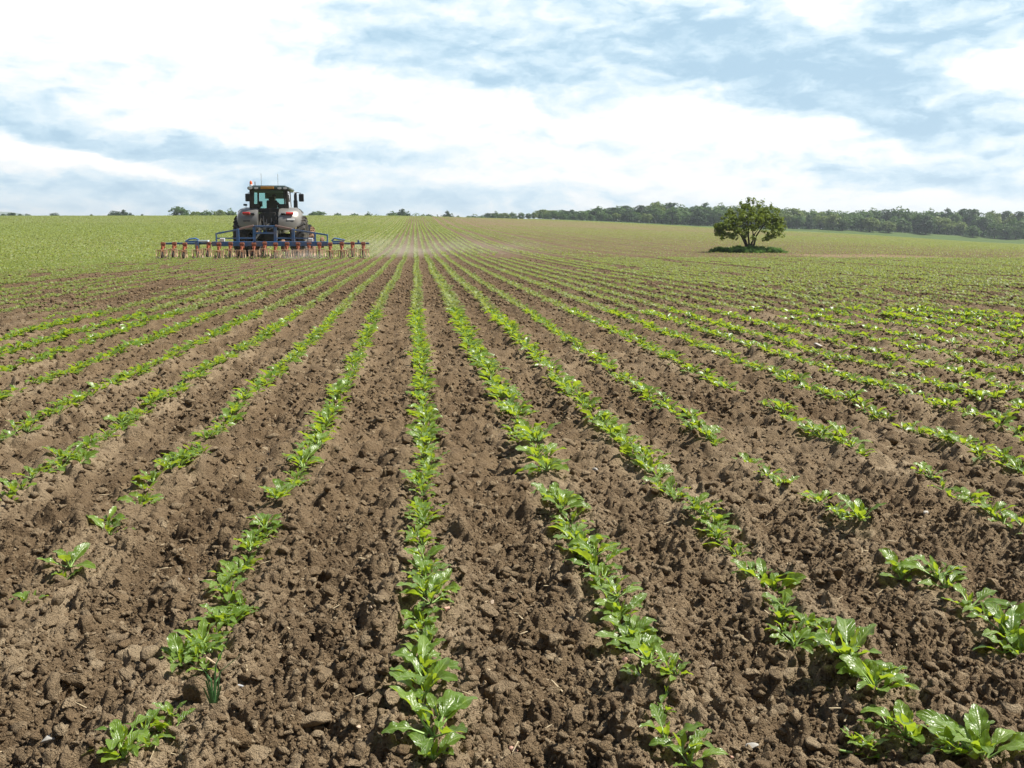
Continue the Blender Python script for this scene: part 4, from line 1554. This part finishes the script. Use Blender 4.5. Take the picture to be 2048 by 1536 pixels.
    u0.location = (-9 * .489 - .03, 0, 0)
    for i in range(1, 19):
        c = u0.copy()
        COL.objects.link(c)
        c.parent = root
        c.location = ((i - 9) * .489 - .03 + random.uniform(-.02, .02), random.uniform(-.03, .03), random.uniform(-.02, .02))
        c.rotation_euler = (random.uniform(-.07, .07), random.uniform(-.03, .03), random.uniform(-.12, .12))
        for ch in list(u0.children):
            d = ch.copy()
            COL.objects.link(d)
            d.parent = c


build_hoe()

# ------------------------------------------------------------------ tractor
MSILVER = simple('silver_green_metallic', (.225, .22, .205), .36, metal=.4, var=.08, scale=3, dirt=DUSTC, dirt_amt=.3, coat=.35)
MDKGREEN = simple('dark_green_roof', (.012, .032, .022), .35, var=.2, coat=.3)
MDARK = simple('dark_chassis', (.022, .024, .022), .6, var=.4, scale=8, dirt=(.15, .115, .08), dirt_amt=.35)
MRED = simple('red_lens', (.42, .02, .015), .2, var=.1, coat=.4)
MAMBER = simple('amber_plate', (.55, .26, .03), .5, var=.35, scale=7)
MBEACON = simple('orange_beacon', (.80, .14, .03), .25, var=.05, coat=.4)
MLAMP = simple('lamp_lens', (.80, .82, .82), .15, var=.05, coat=.5)
MLINER = simple('cab_lining', (.20, .23, .20), .8, var=.1)
MSEAT = simple('seat_cloth', (.025, .028, .026), .85, var=.3)


def glass_mat():
    m, n, l, p = new_mat('tinted_glass')
    t = n.new('ShaderNodeBsdfTransparent')
    t.inputs[0].default_value = (.60, .80, .74, 1)
    g = n.new('ShaderNodeBsdfGlossy')
    g.inputs['Roughness'].default_value = .03
    fr = n.new('ShaderNodeFresnel')
    fr.inputs[0].default_value = 1.45
    ms = n.new('ShaderNodeMixShader')
    l.new(fr.outputs[0], ms.inputs[0])
    l.new(t.outputs[0], ms.inputs[1])
    l.new(g.outputs[0], ms.inputs[2])
    l.new(ms.outputs[0], n['Material Output'].inputs[0])
    return m


MGLASS = glass_mat()


def wheel(parent, x, y, R_, w, side, name='wheel'):
    """tractor wheel with angled lugs: part wheel (rim) > tyre, hub_cap"""
    rim = MB()
    rr = R_ * .56
    rim.lathe_x([(-w * .40, rr * 1.02), (-w * .36, rr * .93), (-w * .05, rr * .85), (side * w * .10, rr * .35), (side * w * .14, .02)], (0, 0, 0), 32)
    rim.lathe_x([(w * .40, rr * 1.02), (w * .36, rr * .93), (w * .0, rr * .85)], (0, 0, 0), 32)
    ro = rim.build(name, MSILVER, parent, smooth=True, loc=(x, y, R_ - .05))
    t = MB()
    t.lathe_x([(-w * .40, rr), (-w * .5, rr + (R_ - rr) * .35), (-w * .5, R_ * .88), (-w * .42, R_ * .955), (0, R_ * .965), (w * .42, R_ * .955), (w * .5, R_ * .88), (w * .5, rr + (R_ - rr) * .35), (w * .40, rr)], (0, 0, 0), 44)
    nl = 22
    for k in range(nl):
        for sd in (-1, 1):
            a0 = 2 * math.pi * (k + (.5 if sd > 0 else 0)) / nl
            a1 = a0 + .22
            pa = Vector((sd * w * .03, math.cos(a1) * R_ * .985, math.sin(a1) * R_ * .985))
            pb = Vector((sd * w * .44, math.cos(a0) * R_ * .965, math.sin(a0) * R_ * .965))
            pc = Vector((sd * w * .51, math.cos(a0 - .03) * R_ * .88, math.sin(a0 - .03) * R_ * .88))
            t.bar(pa, pb, .055, .075, up=pa.normalized())
            t.bar(pb, pc, .055, .06, up=pb.normalized())
    t.build('tyre', MRUB if R_ > .8 else MMUD, ro)
    MB().lathe_x([(0, .14), (side * .06, .13), (side * .09, .05), (side * .09, .001)], (side * w * .12, 0, 0), 16).build('hub_cap', MDARK, ro, smooth=True)
    return ro


def build_tractor():
    ty = HOE_Y + 2.5
    tx = (pix_ray(545, 520).x / pix_ray(545, 520).y) * ty
    z0 = float(land(tx, ty))
    root = empty('tractor', (tx, ty, z0))
    set_props(root, 'grey tractor with dark roof and glazed cab seen from behind, pulling the blue hoe', 'tractor')
    wheel(root, -1.29, 0, .98, .68, -1)
    wheel(root, 1.29, 0, .98, .68, 1)
    wheel(root, -1.22, 2.9, .74, .56, -1)
    wheel(root, 1.40, 2.9, .74, .60, 1)
    # chassis, axle, linkage
    c = MB()
    c.box((0, .3, .95), (.62, 1.5, .75), bevel=.05)
    c.box((0, 1.9, .85), (.5, 2.6, .6), bevel=.05)
    c.tube([(-1.3, 0, .93), (1.3, 0, .93)], .17, 12)
    c.tube([(-1.2, 2.9, .7), (1.3, 2.9, .7)], .12, 10)
    c.build('chassis', MDARK, root)
    k = MB()
    k.box((0, -.52, 1.62), (.95, .25, .75), bevel=.04)
    k.box((0, -.55, 1.95), (.60, .2, .25), bevel=.03)
    for s in (-1, 1):
        k.bar((s * .36, -.55, 1.35), (s * .46, -1.9, .75), .09, .12)
        k.bar((s * .38, -.50, 1.9), (s * .43, -1.25, 1.02), .06, .06)
        k.tube([(s * .38, -.6, 2.0), (s * .40, -.75, 1.45)], .06, 8)
    k.bar((0, -.55, 1.55), (0, -2.6, 1.28), .07, .07)
    k.build('rear_linkage', MDARK, root)
    hs = MB()
    for (x, a, b) in ((-.25, 1.9, 1.35), (-.12, 1.75, 1.3), (.1, 1.8, 1.25), (.27, 1.95, 1.3), (.18, 1.7, 1.4)):
        hs.tube([(x, -.66, a), (x + .04, -.9, (a + b) / 2 - .05), (x * .6, -1.1, b)], .022, 6)
    hs.build('hydraulic_hoses', MBLACK, root)
    cp = MB()
    for (x, z) in ((-.30, 1.72), (-.17, 1.55), (.21, 1.60), (.33, 1.78), (.28, 1.42)):
        cp.box((x, -.67, z), (.05, .06, .12), bevel=.01)
    cp.build('hose_couplings', MSTEEL, root)
    # fenders: shells curving over the wheels
    for s in (-1, 1):
        f = MB()
        xi, xo = s * .50, s * 1.42
        prof = [(-1.06, 1.30), (-1.08, 1.55), (-1.03, 1.80), (-.90, 2.02), (-.66, 2.17), (-.30, 2.25), (.25, 2.26), (.75, 2.18)]
        cols = [(xi, 0, 0), (s * .58, .01, .02), (s * .95, .10, .015), (s * 1.22, .22, .0), (s * 1.38, .34, -.06), (s * 1.46, .48, -.17)]
        vs = []
        for (y, z) in prof:
            vs.append([f.bm.verts.new((x, y + dy * (1 if y < 0 else -1), z + dz * (1.0 if z > 1.9 else .4))) for (x, dy, dz) in cols])
        for a, b in zip(vs, vs[1:]):
            for q in range(len(cols) - 1):
                f.bm.faces.new((a[q], a[q + 1], b[q + 1], b[q]))
        # lower corner cut and inner cheek
        lo = [f.bm.verts.new((x, -1.00 + dy, 1.24 + .02 * q)) for q, (x, dy, dz) in enumerate(cols)]
        for q in range(len(cols) - 1):
            f.bm.faces.new((lo[q], lo[q + 1], vs[0][q + 1], vs[0][q]))
        inn = [f.bm.verts.new((xi, y + .45, z - .25)) for (y, z) in prof]
        for q in range(len(prof) - 1):
            f.bm.faces.new((vs[q][0], vs[q + 1][0], inn[q + 1], inn[q]))
        fo = f.build('fender', MSILVER, root, smooth=True)
        sol = fo.modifiers.new('thick', 'SOLIDIFY')
        sol.thickness = .04
        MB().box((s * .98, -.94, 2.005), (.36, .12, .095), Matrix.Rotation(s * R(17), 4, 'Z') @ Matrix.Rotation(R(-32), 4, 'X'), bevel=.025).build('tail_light', MRED, fo)
        MB().box((s * .69, -1.0, 1.985), (.20, .09, .06), Matrix.Rotation(s * R(10), 4, 'Z') @ Matrix.Rotation(R(-32), 4, 'X'), bevel=.015).build('light_strip', MBLACK, fo)
        MB().box((s * .97, -.965, 1.66), (.34, .06, .05), Matrix.Rotation(s * R(18), 4, 'Z'), bevel=.008).build('badge', MBLACK, fo)
        if s > 0: MB().box((1.02, -.945, 1.73), (.36, .06, .07), Matrix.Rotation(R(18), 4, 'Z'), bevel=.008).build('reflector', MWHITE, fo)
        else: MB().box((-.97, -.97, 1.57), (.15, .06, .07), Matrix.Rotation(R(-18), 4, 'Z'), bevel=.008).build('reflector', MAMBER, fo)
    # cab
    cab = MB()
    for s in (-1, 1):
        cab.bar((s * .84, -.42, 2.18), (s * .80, -.52, 3.16), .13, .10)
        cab.bar((s * .88, .45, 2.10), (s * .84, .45, 3.16), .08, .08)
        cab.bar((s * .80, 1.35, 1.55), (s * .72, 1.15, 3.16), .08, .08)
        cab.box((s * .86, .45, 2.12), (.10, 1.75, .12), bevel=.02)
    cab.box((0, -.46, 2.16), (1.70, .14, .20), bevel=.03)
    cab.box((0, 1.32, 1.75), (1.6, .10, .40), bevel=.03)
    cab.box((0, .45, 1.72), (1.72, 1.72, .10), bevel=.02)
    for s in (-1, 1):
        cab.box((s * .60, -.455, 2.36), (.36, .09, .22), bevel=.05)
        cab.bar((s * .73, -.47, 2.3), (s * .70, -.53, 3.12), .06, .06)
    cab.build('cab_frame', MDARK, root)
    rf = MB()
    rf.box((0, .40, 3.235), (1.90, 2.15, .17), bevel=.07)
    rf.box((0, .40, 3.33), (1.55, 1.75, .10), bevel=.045)
    ro = rf.build('roof', MDKGREEN, root, smooth=True)
    MB().box((0, .45, 3.11), (1.50, 1.6, .05)).build('cab_lining', MLINER, ro)
    for x in (-.80, -.54, .52, .78):
        l = MB()
        l.tube([(x, -.66, 3.235), (x, -.70, 3.235)], [.10, .095], 14)
        for v in l.bm.verts: v.co.z = 3.235 + (v.co.z - 3.235) * .55
        l.build('work_lamp', MLAMP, ro)
    MB().box((-.03, -.695, 3.25), (.60, .04, .115), bevel=.012).build('amber_panel', MAMBER, ro)
    be = MB()
    be.lathe_z([(0, .06), (.10, .062), (.15, .05), (.18, .02)], (-.80, -.45, 3.42), 14)
    bo = be.build('beacon', MBEACON, root, smooth=True)
    MB().lathe_z([(0, .075), (.05, .075), (.06, .06)], (-.80, -.45, 3.36), 14).build('beacon_base', MWHITE, bo)
    MB().tube([(-.62, -.4, 3.36), (-.62, -.4, 3.56)], .018, 6).build('aerial', MBLACK, root)
    MB().tube([(-.36, -.2, 3.36), (-.36, -.2, 3.98)], .008, 5).build('aerial', MSTEEL, root)
    MB().tube([(.36, .1, 3.36), (.36, .1, 3.98)], .008, 5).build('aerial', MSTEEL, root)
    # windows
    MB().quad((-.72, -.475, 2.26), (.72, -.475, 2.26), (.69, -.535, 3.12), (-.69, -.535, 3.12)).build('rear_window', MGLASS, root)
    for s in (-1, 1):
        MB().quad((s * .86, -.36, 2.2), (s * .90, .40, 2.2), (s * .86, .40, 3.1), (s * .82, -.44, 3.1)).build('side_window', MGLASS, root)
        MB().quad((s * .90, .50, 2.0), (s * .82, 1.28, 1.8), (s * .74, 1.12, 3.1), (s * .86, .50, 3.1)).build('side_window', MGLASS, root)
    MB().quad((-.72, 1.34, 1.96), (.72, 1.34, 1.96), (.66, 1.17, 3.1), (-.66, 1.17, 3.1)).build('windscreen', MGLASS, root)
    # inside: dash, wheel, seat
    MB().box((0, 1.08, 2.05), (.62, .25, .45), bevel=.05).build('dashboard', MBLACK, root)
    st = MB()
    st.box((.06, .28, 2.02), (.52, .52, .14), bevel=.05)
    st.box((.06, .02, 2.36), (.50, .14, .62), Matrix.Rotation(R(-8), 4, 'X'), bevel=.05)
    st.box((.06, -.03, 2.75), (.28, .10, .18), bevel=.04)
    st.box((.06, .28, 1.85), (.40, .40, .24), bevel=.03)
    st.box((.44, .30, 2.30), (.14, .50, .16), bevel=.03)
    st.build('seat', MSEAT, root)
    sw = MB()
    cc, tt = Vector((.0, .82, 2.38)), Matrix.Rotation(R(-30), 3, 'X')
    sw.tube([cc + tt @ Vector((math.cos(a) * .2, math.sin(a) * .2, 0)) for a in np.linspace(0, 2 * math.pi, 21)], .018, 6, caps=False)
    sw.tube([cc, cc + Vector((0, .18, -.3))], .03, 6)
    sw.build('steering_wheel', MBLACK, root)
    bl = MB()
    bl.box((.12, 1.10, 2.94), (1.05, .02, .30))
    bl.build('sun_blind', MLINER, root)
    mo = MB()
    mo.box((-.62, .95, 2.52), (.22, .06, .28), bevel=.03)
    mo.bar((-.62, .98, 2.1), (-.62, .98, 2.4), .05)
    mo.build('monitor', MBLACK, root)
    # bonnet
    bn = MB()
    bn.box((0, 2.55, 1.55), (.82, 2.3, .85), bevel=.12, taper=(.86, .97))
    bn.build('bonnet', MSILVER, root, smooth=True)
    for s in (-1, 1):
        q = MB()
        for a, b in zip(np.linspace(R(25), R(150), 7)[:-1], np.linspace(R(25), R(150), 7)[1:]):
            m_ = (a + b) / 2
            q.box((s * 1.30, 2.9 + math.cos(m_) * .82, .69 + math.sin(m_) * .82), (.52, .40, .03), Matrix.Rotation(m_ - math.pi / 2, 4, 'X'))
        q.build('front_mudguard', MBLACK, root)
    ex = MB()
    ex.tube([(.98, 1.55, 1.7), (.98, 1.55, 2.72)], .10, 12)
    ex.tube([(.98, 1.55, 2.70), (.98, 1.55, 3.02), (1.0, 1.50, 3.12)], [.075, .075, .07], 12)
    ex.build('exhaust_stack', MBLACK, root, smooth=True)
    for s in (-1, 1):
        m_ = MB()
        m_.tube([(s * .78, 1.25, 3.12), (s * 1.05, 1.45, 3.14), (s * 1.27, 1.45, 3.08)], .018, 6)
        mo_ = m_.build('mirror_arm', MBLACK, root)
        MB().box((s * 1.27, 1.45, 2.86), (.24, .10, .40), bevel=.04).build('mirror', MBLACK, mo_)
    wl_ = MB()
    wl_.tube([(-1.15, .1, 2.25), (-1.15, .1, 2.40)], .015, 6)
    wl_.box((-1.18, .1, 2.44), (.18, .07, .10), bevel=.03)
    wl_.build('side_lamp', MBLACK, root)
    hd = MB()
    hd.tube([(1.22, -1.05, 1.30), (1.27, -1.14, 1.36), (1.24, -1.15, 1.18), (1.16, -1.12, 1.08)], .03, 6)
    hd.build('tow_strap', simple('yellow_strap', (.55, .42, .16), .7), root)
    # the cab is a little lower than drawn above
    for o in root.children_recursive:
        if o.type == 'MESH' and o.location.length < .01:
            for v in o.data.vertices:
                if v.co.z > 2.2: v.co.z = 2.2 + (v.co.z - 2.2) * .93
    return root


TR = build_tractor()


def build_driver():
    """seated driver: one skinned body, with jacket and cap as children"""
    b = Vector(TR.location) + Vector((.10, .22, -.05))

    def skinned(name, verts, edges, radii, mat_, parent=None, lvl=2):
        me = bpy.data.meshes.new(name)
        me.from_pydata(verts, edges, [])
        o = link(name, me, parent)
        o.modifiers.new('skin', 'SKIN')
        ss = o.modifiers.new('sub', 'SUBSURF')
        ss.levels = ss.render_levels = lvl
        for d, r in zip(me.skin_vertices[0].data, radii):
            d.radius = (r[0], r[1]) if isinstance(r, tuple) else (r, r)
        me.skin_vertices[0].data[0].use_root = True
        me.materials.append(mat_)
        return o
    MSKIN = simple('skin', (.42, .24, .16), .55, var=.1)
    MJACK = simple('dark_jacket', (.03, .035, .05), .8, var=.3)
    J = [(0, 0, 2.13), (0, -.02, 2.32), (.02, -.03, 2.52), (.03, -.01, 2.64), (.04, .02, 2.72), (.04, .045, 2.80), (.04, .05, 2.90),
         (.21, -.01, 2.55), (.28, .10, 2.36), (.20, .36, 2.36), (.14, .50, 2.42),
         (-.16, -.01, 2.55), (-.24, .12, 2.36), (-.16, .40, 2.36), (-.10, .54, 2.42),
         (.11, .06, 2.12), (.15, .46, 2.14), (.15, .52, 1.80), (.15, .66, 1.78),
         (-.11, .06, 2.12), (-.15, .46, 2.14), (-.15, .52, 1.80), (-.15, .66, 1.78)]
    E = [(0, 1), (1, 2), (2, 3), (3, 4), (4, 5), (5, 6), (2, 7), (7, 8), (8, 9), (9, 10), (2, 11), (11, 12), (12, 13), (13, 14), (0, 15), (15, 16), (16, 17), (17, 18), (0, 19), (19, 20), (20, 21), (21, 22)]
    Rd = [(.15, .12), (.15, .11), (.16, .11), (.065, .065), (.06, .065), (.085, .10), (.075, .09), .06, .05, .038, .036, .06, .05, .038, .036, .09, .07, .05, .05, .09, .07, .05, .05]
    body = skinned('driver', J, E, Rd, MSKIN)
    body.location = b
    set_props(body, 'driver in a dark jacket and cap sitting in the tractor cab', 'person')
    skinned('jacket', J[:4] + J[7:10] + J[11:14], [(0, 1), (1, 2), (2, 3), (2, 4), (4, 5), (5, 6), (2, 7), (7, 8), (8, 9)], [(.165, .135), (.165, .125), (.175, .125), (.075, .075), .072, .062, .05, .072, .062, .05], MJACK, body)
    skinned('trousers', [J[0], J[15], J[16], J[17], J[19], J[20], J[21]], [(0, 1), (1, 2), (2, 3), (0, 4), (4, 5), (5, 6)], [(.16, .13), .10, .08, .06, .10, .08, .06], MJACK, body)
    cp = MB()
    cp.lathe_z([(0, .10), (.05, .105), (.10, .085), (.13, .04)], (.04, .045, 2.86), 16)
    cp.box((.04, .16, 2.875), (.15, .12, .015), bevel=.005)
    cp.build('cap', MJACK, body, smooth=True)


build_driver()

# ------------------------------------------------------------------ stones, a stray leaf and a tuft of grass in the foreground
STONE_C = {'white': (.36, .345, .31), 'pink': (.46, .27, .20), 'grey': (.30, .31, .32), 'tan': (.42, .33, .24)}
MSTONE = {k: simple('stone_' + k, c, .75, var=.25, scale=40, dirt=(.22, .16, .11), dirt_amt=.2) for k, c in STONE_C.items()}
STONES = [(97, 1524, 30, 'white', 'whitish stone half buried in the soil at the bottom corner'), (478, 1368, 22, 'grey', 'grey flint lying beside the tuft of grass'), (290, 1420, 18, 'pink', 'pinkish stone below the tuft of grass'),
          (1027, 1476, 26, 'pink', 'pink stone at the bottom edge between two crop rows'), (1505, 1480, 26, 'white', 'pointed white flint at the bottom edge'), (1462, 1494, 18, 'pink', 'small pink stone beside the pointed white flint'),
          (1430, 1305, 17, 'tan', 'light tan pebble between two rows of leafy plants'), (1250, 1328, 20, 'pink', 'pinkish pebble under a drooping leaf'), (372, 1136, 22, 'grey', 'grey stone between two rows on the darker side'),
          (1742, 726, 20, 'white', 'large white flint out among the crop rows'), (1636, 690, 18, 'white', 'white flint further out than the largest one'), (742, 1250, 12, 'tan', 'small tan pebble in dark crumbly soil'),
          (893, 1235, 20, 'pink', 'upright pinkish stone right beside the middle row'), (560, 1160, 15, 'white', 'small white pebble among brown clods'), (1190, 940, 12, 'white', 'small pale pebble between leafy rows'), (985, 1200, 14, 'tan', 'flat tan pebble between the two leafiest rows'),
          (1405, 640, 9, 'white', 'white speck of flint far out between rows'), (715, 1460, 16, 'tan', 'tan pebble at the bottom edge near the round leaf'), (1850, 1020, 15, 'white', 'pale flake of flint beside the leafy row')]
for j, (u, v, wpx, kd, lab) in enumerate(STONES):
    x, y = pix_ground(u, v)
    V, F = rough_clod(3, .05, 700 + j)
    w = wpx / 2000 * math.hypot(x, y) / 2
    g = np.random.default_rng(j)
    V = V * np.array([1.0, g.uniform(.6, .8), g.uniform(.5, .75)]) * w * 1.15
    a = g.uniform(0, 3.1)
    V = V @ np.array([[math.cos(a), math.sin(a), 0], [-math.sin(a), math.cos(a), 0], [0, 0, 1]])
    o = link('stone', np_mesh('stone', V, F, [MSTONE[kd]], smooth=False), None, (x, y, gz(x, y) + w * .45))
    set_props(o, lab, 'stone')

# big dry clods that stand out
CLODS = [(495, 1490, 80, (1.0, .75, .55), 'broad flat pale clod at the bottom edge'), (400, 1410, 75, (.8, .7, 1.0), 'tall dark clod with the grass tuft growing from it'), (235, 1262, 85, (1, .7, .5), 'wide pale crusted clod on the near side'),
         (1005, 1385, 70, (1.1, .8, .6), 'angular pale clod between two leafy rows'), (975, 1222, 50, (1.0, .8, .7), 'smooth rounded pale clod beside the middle row'), (1478, 1425, 34, (.7, .5, 1.0), 'upright smooth faced clod in the bottom furrow'), (770, 960, 24, (.5, .5, 1.3), 'small upright dark clod in the middle furrow'),
         (150, 1360, 60, (1, .8, .6), 'dark hollow sided clod near the bottom corner'), (790, 1420, 60, (.7, 1.0, .5), 'long pale clod beside the round leaf'), (1160, 1430, 60, (1, .8, .6), 'knobbly clod in the bottom furrow')]
for j, (u, v, wpx, sc, lab) in enumerate(CLODS):
    x, y = pix_ground(u, v)
    V, F = rough_clod(4, .035, 820 + j)
    w = wpx / 2000 * math.hypot(x, y) / 2
    V = V + .05 * np.stack([vnoise(V[:, 0] * 4 + j, V[:, 1] * 4 + V[:, 2] * 3, 5), vnoise(V[:, 1] * 4, V[:, 2] * 4 + j, 6), vnoise(V[:, 2] * 4, V[:, 0] * 4 + j, 8)], -1)
    V = V + .03 * np.random.default_rng(j).normal(size=(len(V), 1)) * V
    V = V * np.array(sc) * w * 1.1
    n_ = len(V)
    me = np_mesh('soil_clod', V, F, [MSOIL], smooth=False, attrs={'dry': np.full(n_, .75 if 'pale' in lab else .3), 'weed': np.zeros(n_), 'strip': np.zeros(n_)})
    o = link('soil_clod', me, None, (x, y, gz(x, y) + w * sc[2] * .35))
    set_props(o, lab, 'clod')


def build_stray():
    g = np.random.default_rng(4)
    x, y = pix_ground(1705, 1480)
    v, f, sv, sf = leaf(.07, .04, .05, R(4), R(-4), R(-35), .3, .2, 13, 7, g, .005)
    t = np_mesh('fallen_leaf', v, f, [MLEAF], smooth=True, attrs={'tint': np.full(len(v), .6)})
    o = link('fallen_leaf', t, None, (x - .04, y + .02, gz(x, y) + .012))
    set_props(o, 'single pale detached leaf lying flat on the soil', 'leaf')
    link('stalk', np_mesh('stalk', sv, sf, [MSTALK], smooth=True), o)
    # grass tuft
    x, y = pix_ground(428, 1432)
    mb = MB()
    for (dx, dz, bx_, r) in ((-.045, .075, -.01, .0022), (.06, .10, .02, .0018), (-.075, .04, -.02, .0018), (.03, .125, .0, .0018), (.075, .05, .02, .0017), (-.02, .06, -.005, .0024), (-.06, .10, 0, .0015), (.012, .05, .01, .0022)):
        p0 = Vector((bx_ * .3, 0, 0))
        p2 = Vector((dx, g.uniform(-.02, .03), dz))
        p1 = p0.lerp(p2, .5) + Vector((-dx * .3, 0, .015))
        pts = [p0, p0.lerp(p1, .5), p1, p1.lerp(p2, .6), p2]
        for a, b, ra, rb in zip(pts, pts[1:], (1, 1, .85, .6), (1, .85, .6, .08)):
            w1, w2 = Vector((r * ra, 0, 0)), Vector((r * rb, 0, 0))
            mb.quad(a - w1, a + w1, b + w2, b - w2)
    o = mb.build('grass_tuft', simple('grass_blade', (.07, .17, .05), .45, var=.2), None, smooth=True, loc=(x, y, gz(x, y) + .01))
    set_props(o, 'thin tuft of bluish green grass blades growing by a large clod', 'grass')


build_stray()


def build_straw():
    g = np.random.default_rng(21)
    n = 420
    y = np.exp(g.uniform(np.log(1.45), np.log(9), n))
    x = (g.random(n) * 1.2 - .5) * np.sqrt(y * y + 1)
    z = ground_z(x, y) + g.uniform(.004, .014, n)
    a, e = g.uniform(0, 6.28, n), g.normal(size=n) * .25
    L, w = g.uniform(.008, .045, n)[:, None], g.uniform(.0008, .0022, n)[:, None]
    d = np.stack([np.cos(a) * np.cos(e), np.sin(a) * np.cos(e), np.sin(e)], -1)
    s_ = np.stack([-np.sin(a), np.cos(a), np.zeros(n)], -1)
    c = np.stack([x, y, z], -1)
    u_ = np.array([0, 0, 1.0])[None] * w
    V = np.stack([c - d * L / 2 - s_ * w, c - d * L / 2 + s_ * w, c + u_ + d * L * .05, c + d * L / 2 + s_ * w * .6, c + d * L / 2 - s_ * w * .6], 1).reshape(-1, 3)
    i = np.arange(n)[:, None] * 5
    F = np.concatenate([i + np.array([[0, 1, 2]]), i + np.array([[1, 3, 2]]), i + np.array([[3, 4, 2]]), i + np.array([[4, 0, 2]])])
    o = link('straw_bits', np_mesh('straw_bits', V, F, [simple('straw', (.36, .29, .18), .8, var=.4, scale=30)]))
    set_props(o, 'scattered short bits of dry straw and root on the soil', 'straw', kind='stuff')


build_straw()

# ------------------------------------------------------------------ dust raised by the hoe, and the air


def build_dust(u, Y, size, dens, z):
    d = pix_ray(u, 510)
    x = d.x / d.y * Y
    m = bpy.data.materials.new('dust')
    m.use_nodes = True
    n, l = m.node_tree.nodes, m.node_tree.links
    n.clear()
    out = n.new('ShaderNodeOutputMaterial')
    v = n.new('ShaderNodeVolumePrincipled')
    v.inputs['Color'].default_value = (.88, .80, .68, 1)
    l.new(v.outputs[0], out.inputs['Volume'])
    tc = n.new('ShaderNodeTexCoord')
    mp = n.new('ShaderNodeMapping')
    mp.inputs['Location'].default_value = (-1, -1, -1)
    mp.inputs['Scale'].default_value = (2, 2, 2)
    l.new(tc.outputs['Generated'], mp.inputs[0])
    gr = n.new('ShaderNodeTexGradient')
    gr.gradient_type = 'SPHERICAL'
    l.new(mp.outputs[0], gr.inputs[0])
    nz = n.new('ShaderNodeTexNoise')
    nz.inputs['Scale'].default_value = 3.0
    nz.inputs['Detail'].default_value = 3
    l.new(mp.outputs[0], nz.inputs['Vector'])
    mr = n.new('ShaderNodeMapRange')
    mr.inputs['From Min'].default_value = .38
    mr.inputs['From Max'].default_value = .68
    l.new(nz.outputs['Fac'], mr.inputs['Value'])
    l.new(nmath(n, l, 'MULTIPLY', nmath(n, l, 'MULTIPLY', gr.outputs['Fac'], mr.outputs[0]), dens), v.inputs['Density'])
    mb = MB()
    bmesh.ops.create_icosphere(mb.bm, subdivisions=3, radius=1.0)
    o = mb.build('dust', m, None, loc=(x, Y, float(land(x, Y)) + z))
    o.scale = size
    set_props(o, 'thin cloud of dry dust drifting behind the hoe', 'dust', kind='stuff')


build_dust(600, 44.4, (1.5, .7, .40), 1.3, .12)
build_dust(790, 48.0, (3.0, 4.5, .85), .20, .2)
build_dust(880, 53.0, (7.0, 9.0, 1.0), .065, .3)


def build_haze():
    m = bpy.data.materials.new('haze')
    m.use_nodes = True
    n, l = m.node_tree.nodes, m.node_tree.links
    n.clear()
    out = n.new('ShaderNodeOutputMaterial')
    v = n.new('ShaderNodeVolumePrincipled')
    v.inputs['Color'].default_value = (.80, .90, 1.0, 1)
    v.inputs['Density'].default_value = .00024
    v.inputs['Anisotropy'].default_value = .2
    l.new(v.outputs[0], out.inputs['Volume'])
    mb = MB()
    mb.box((0, 2550, 35), (13000, 5400, 140))
    o = mb.build('haze', m)
    o['kind'] = 'stuff'
    o['label'] = 'pale blue haze over the far field and wood'


HAZE = True
if HAZE: build_haze()
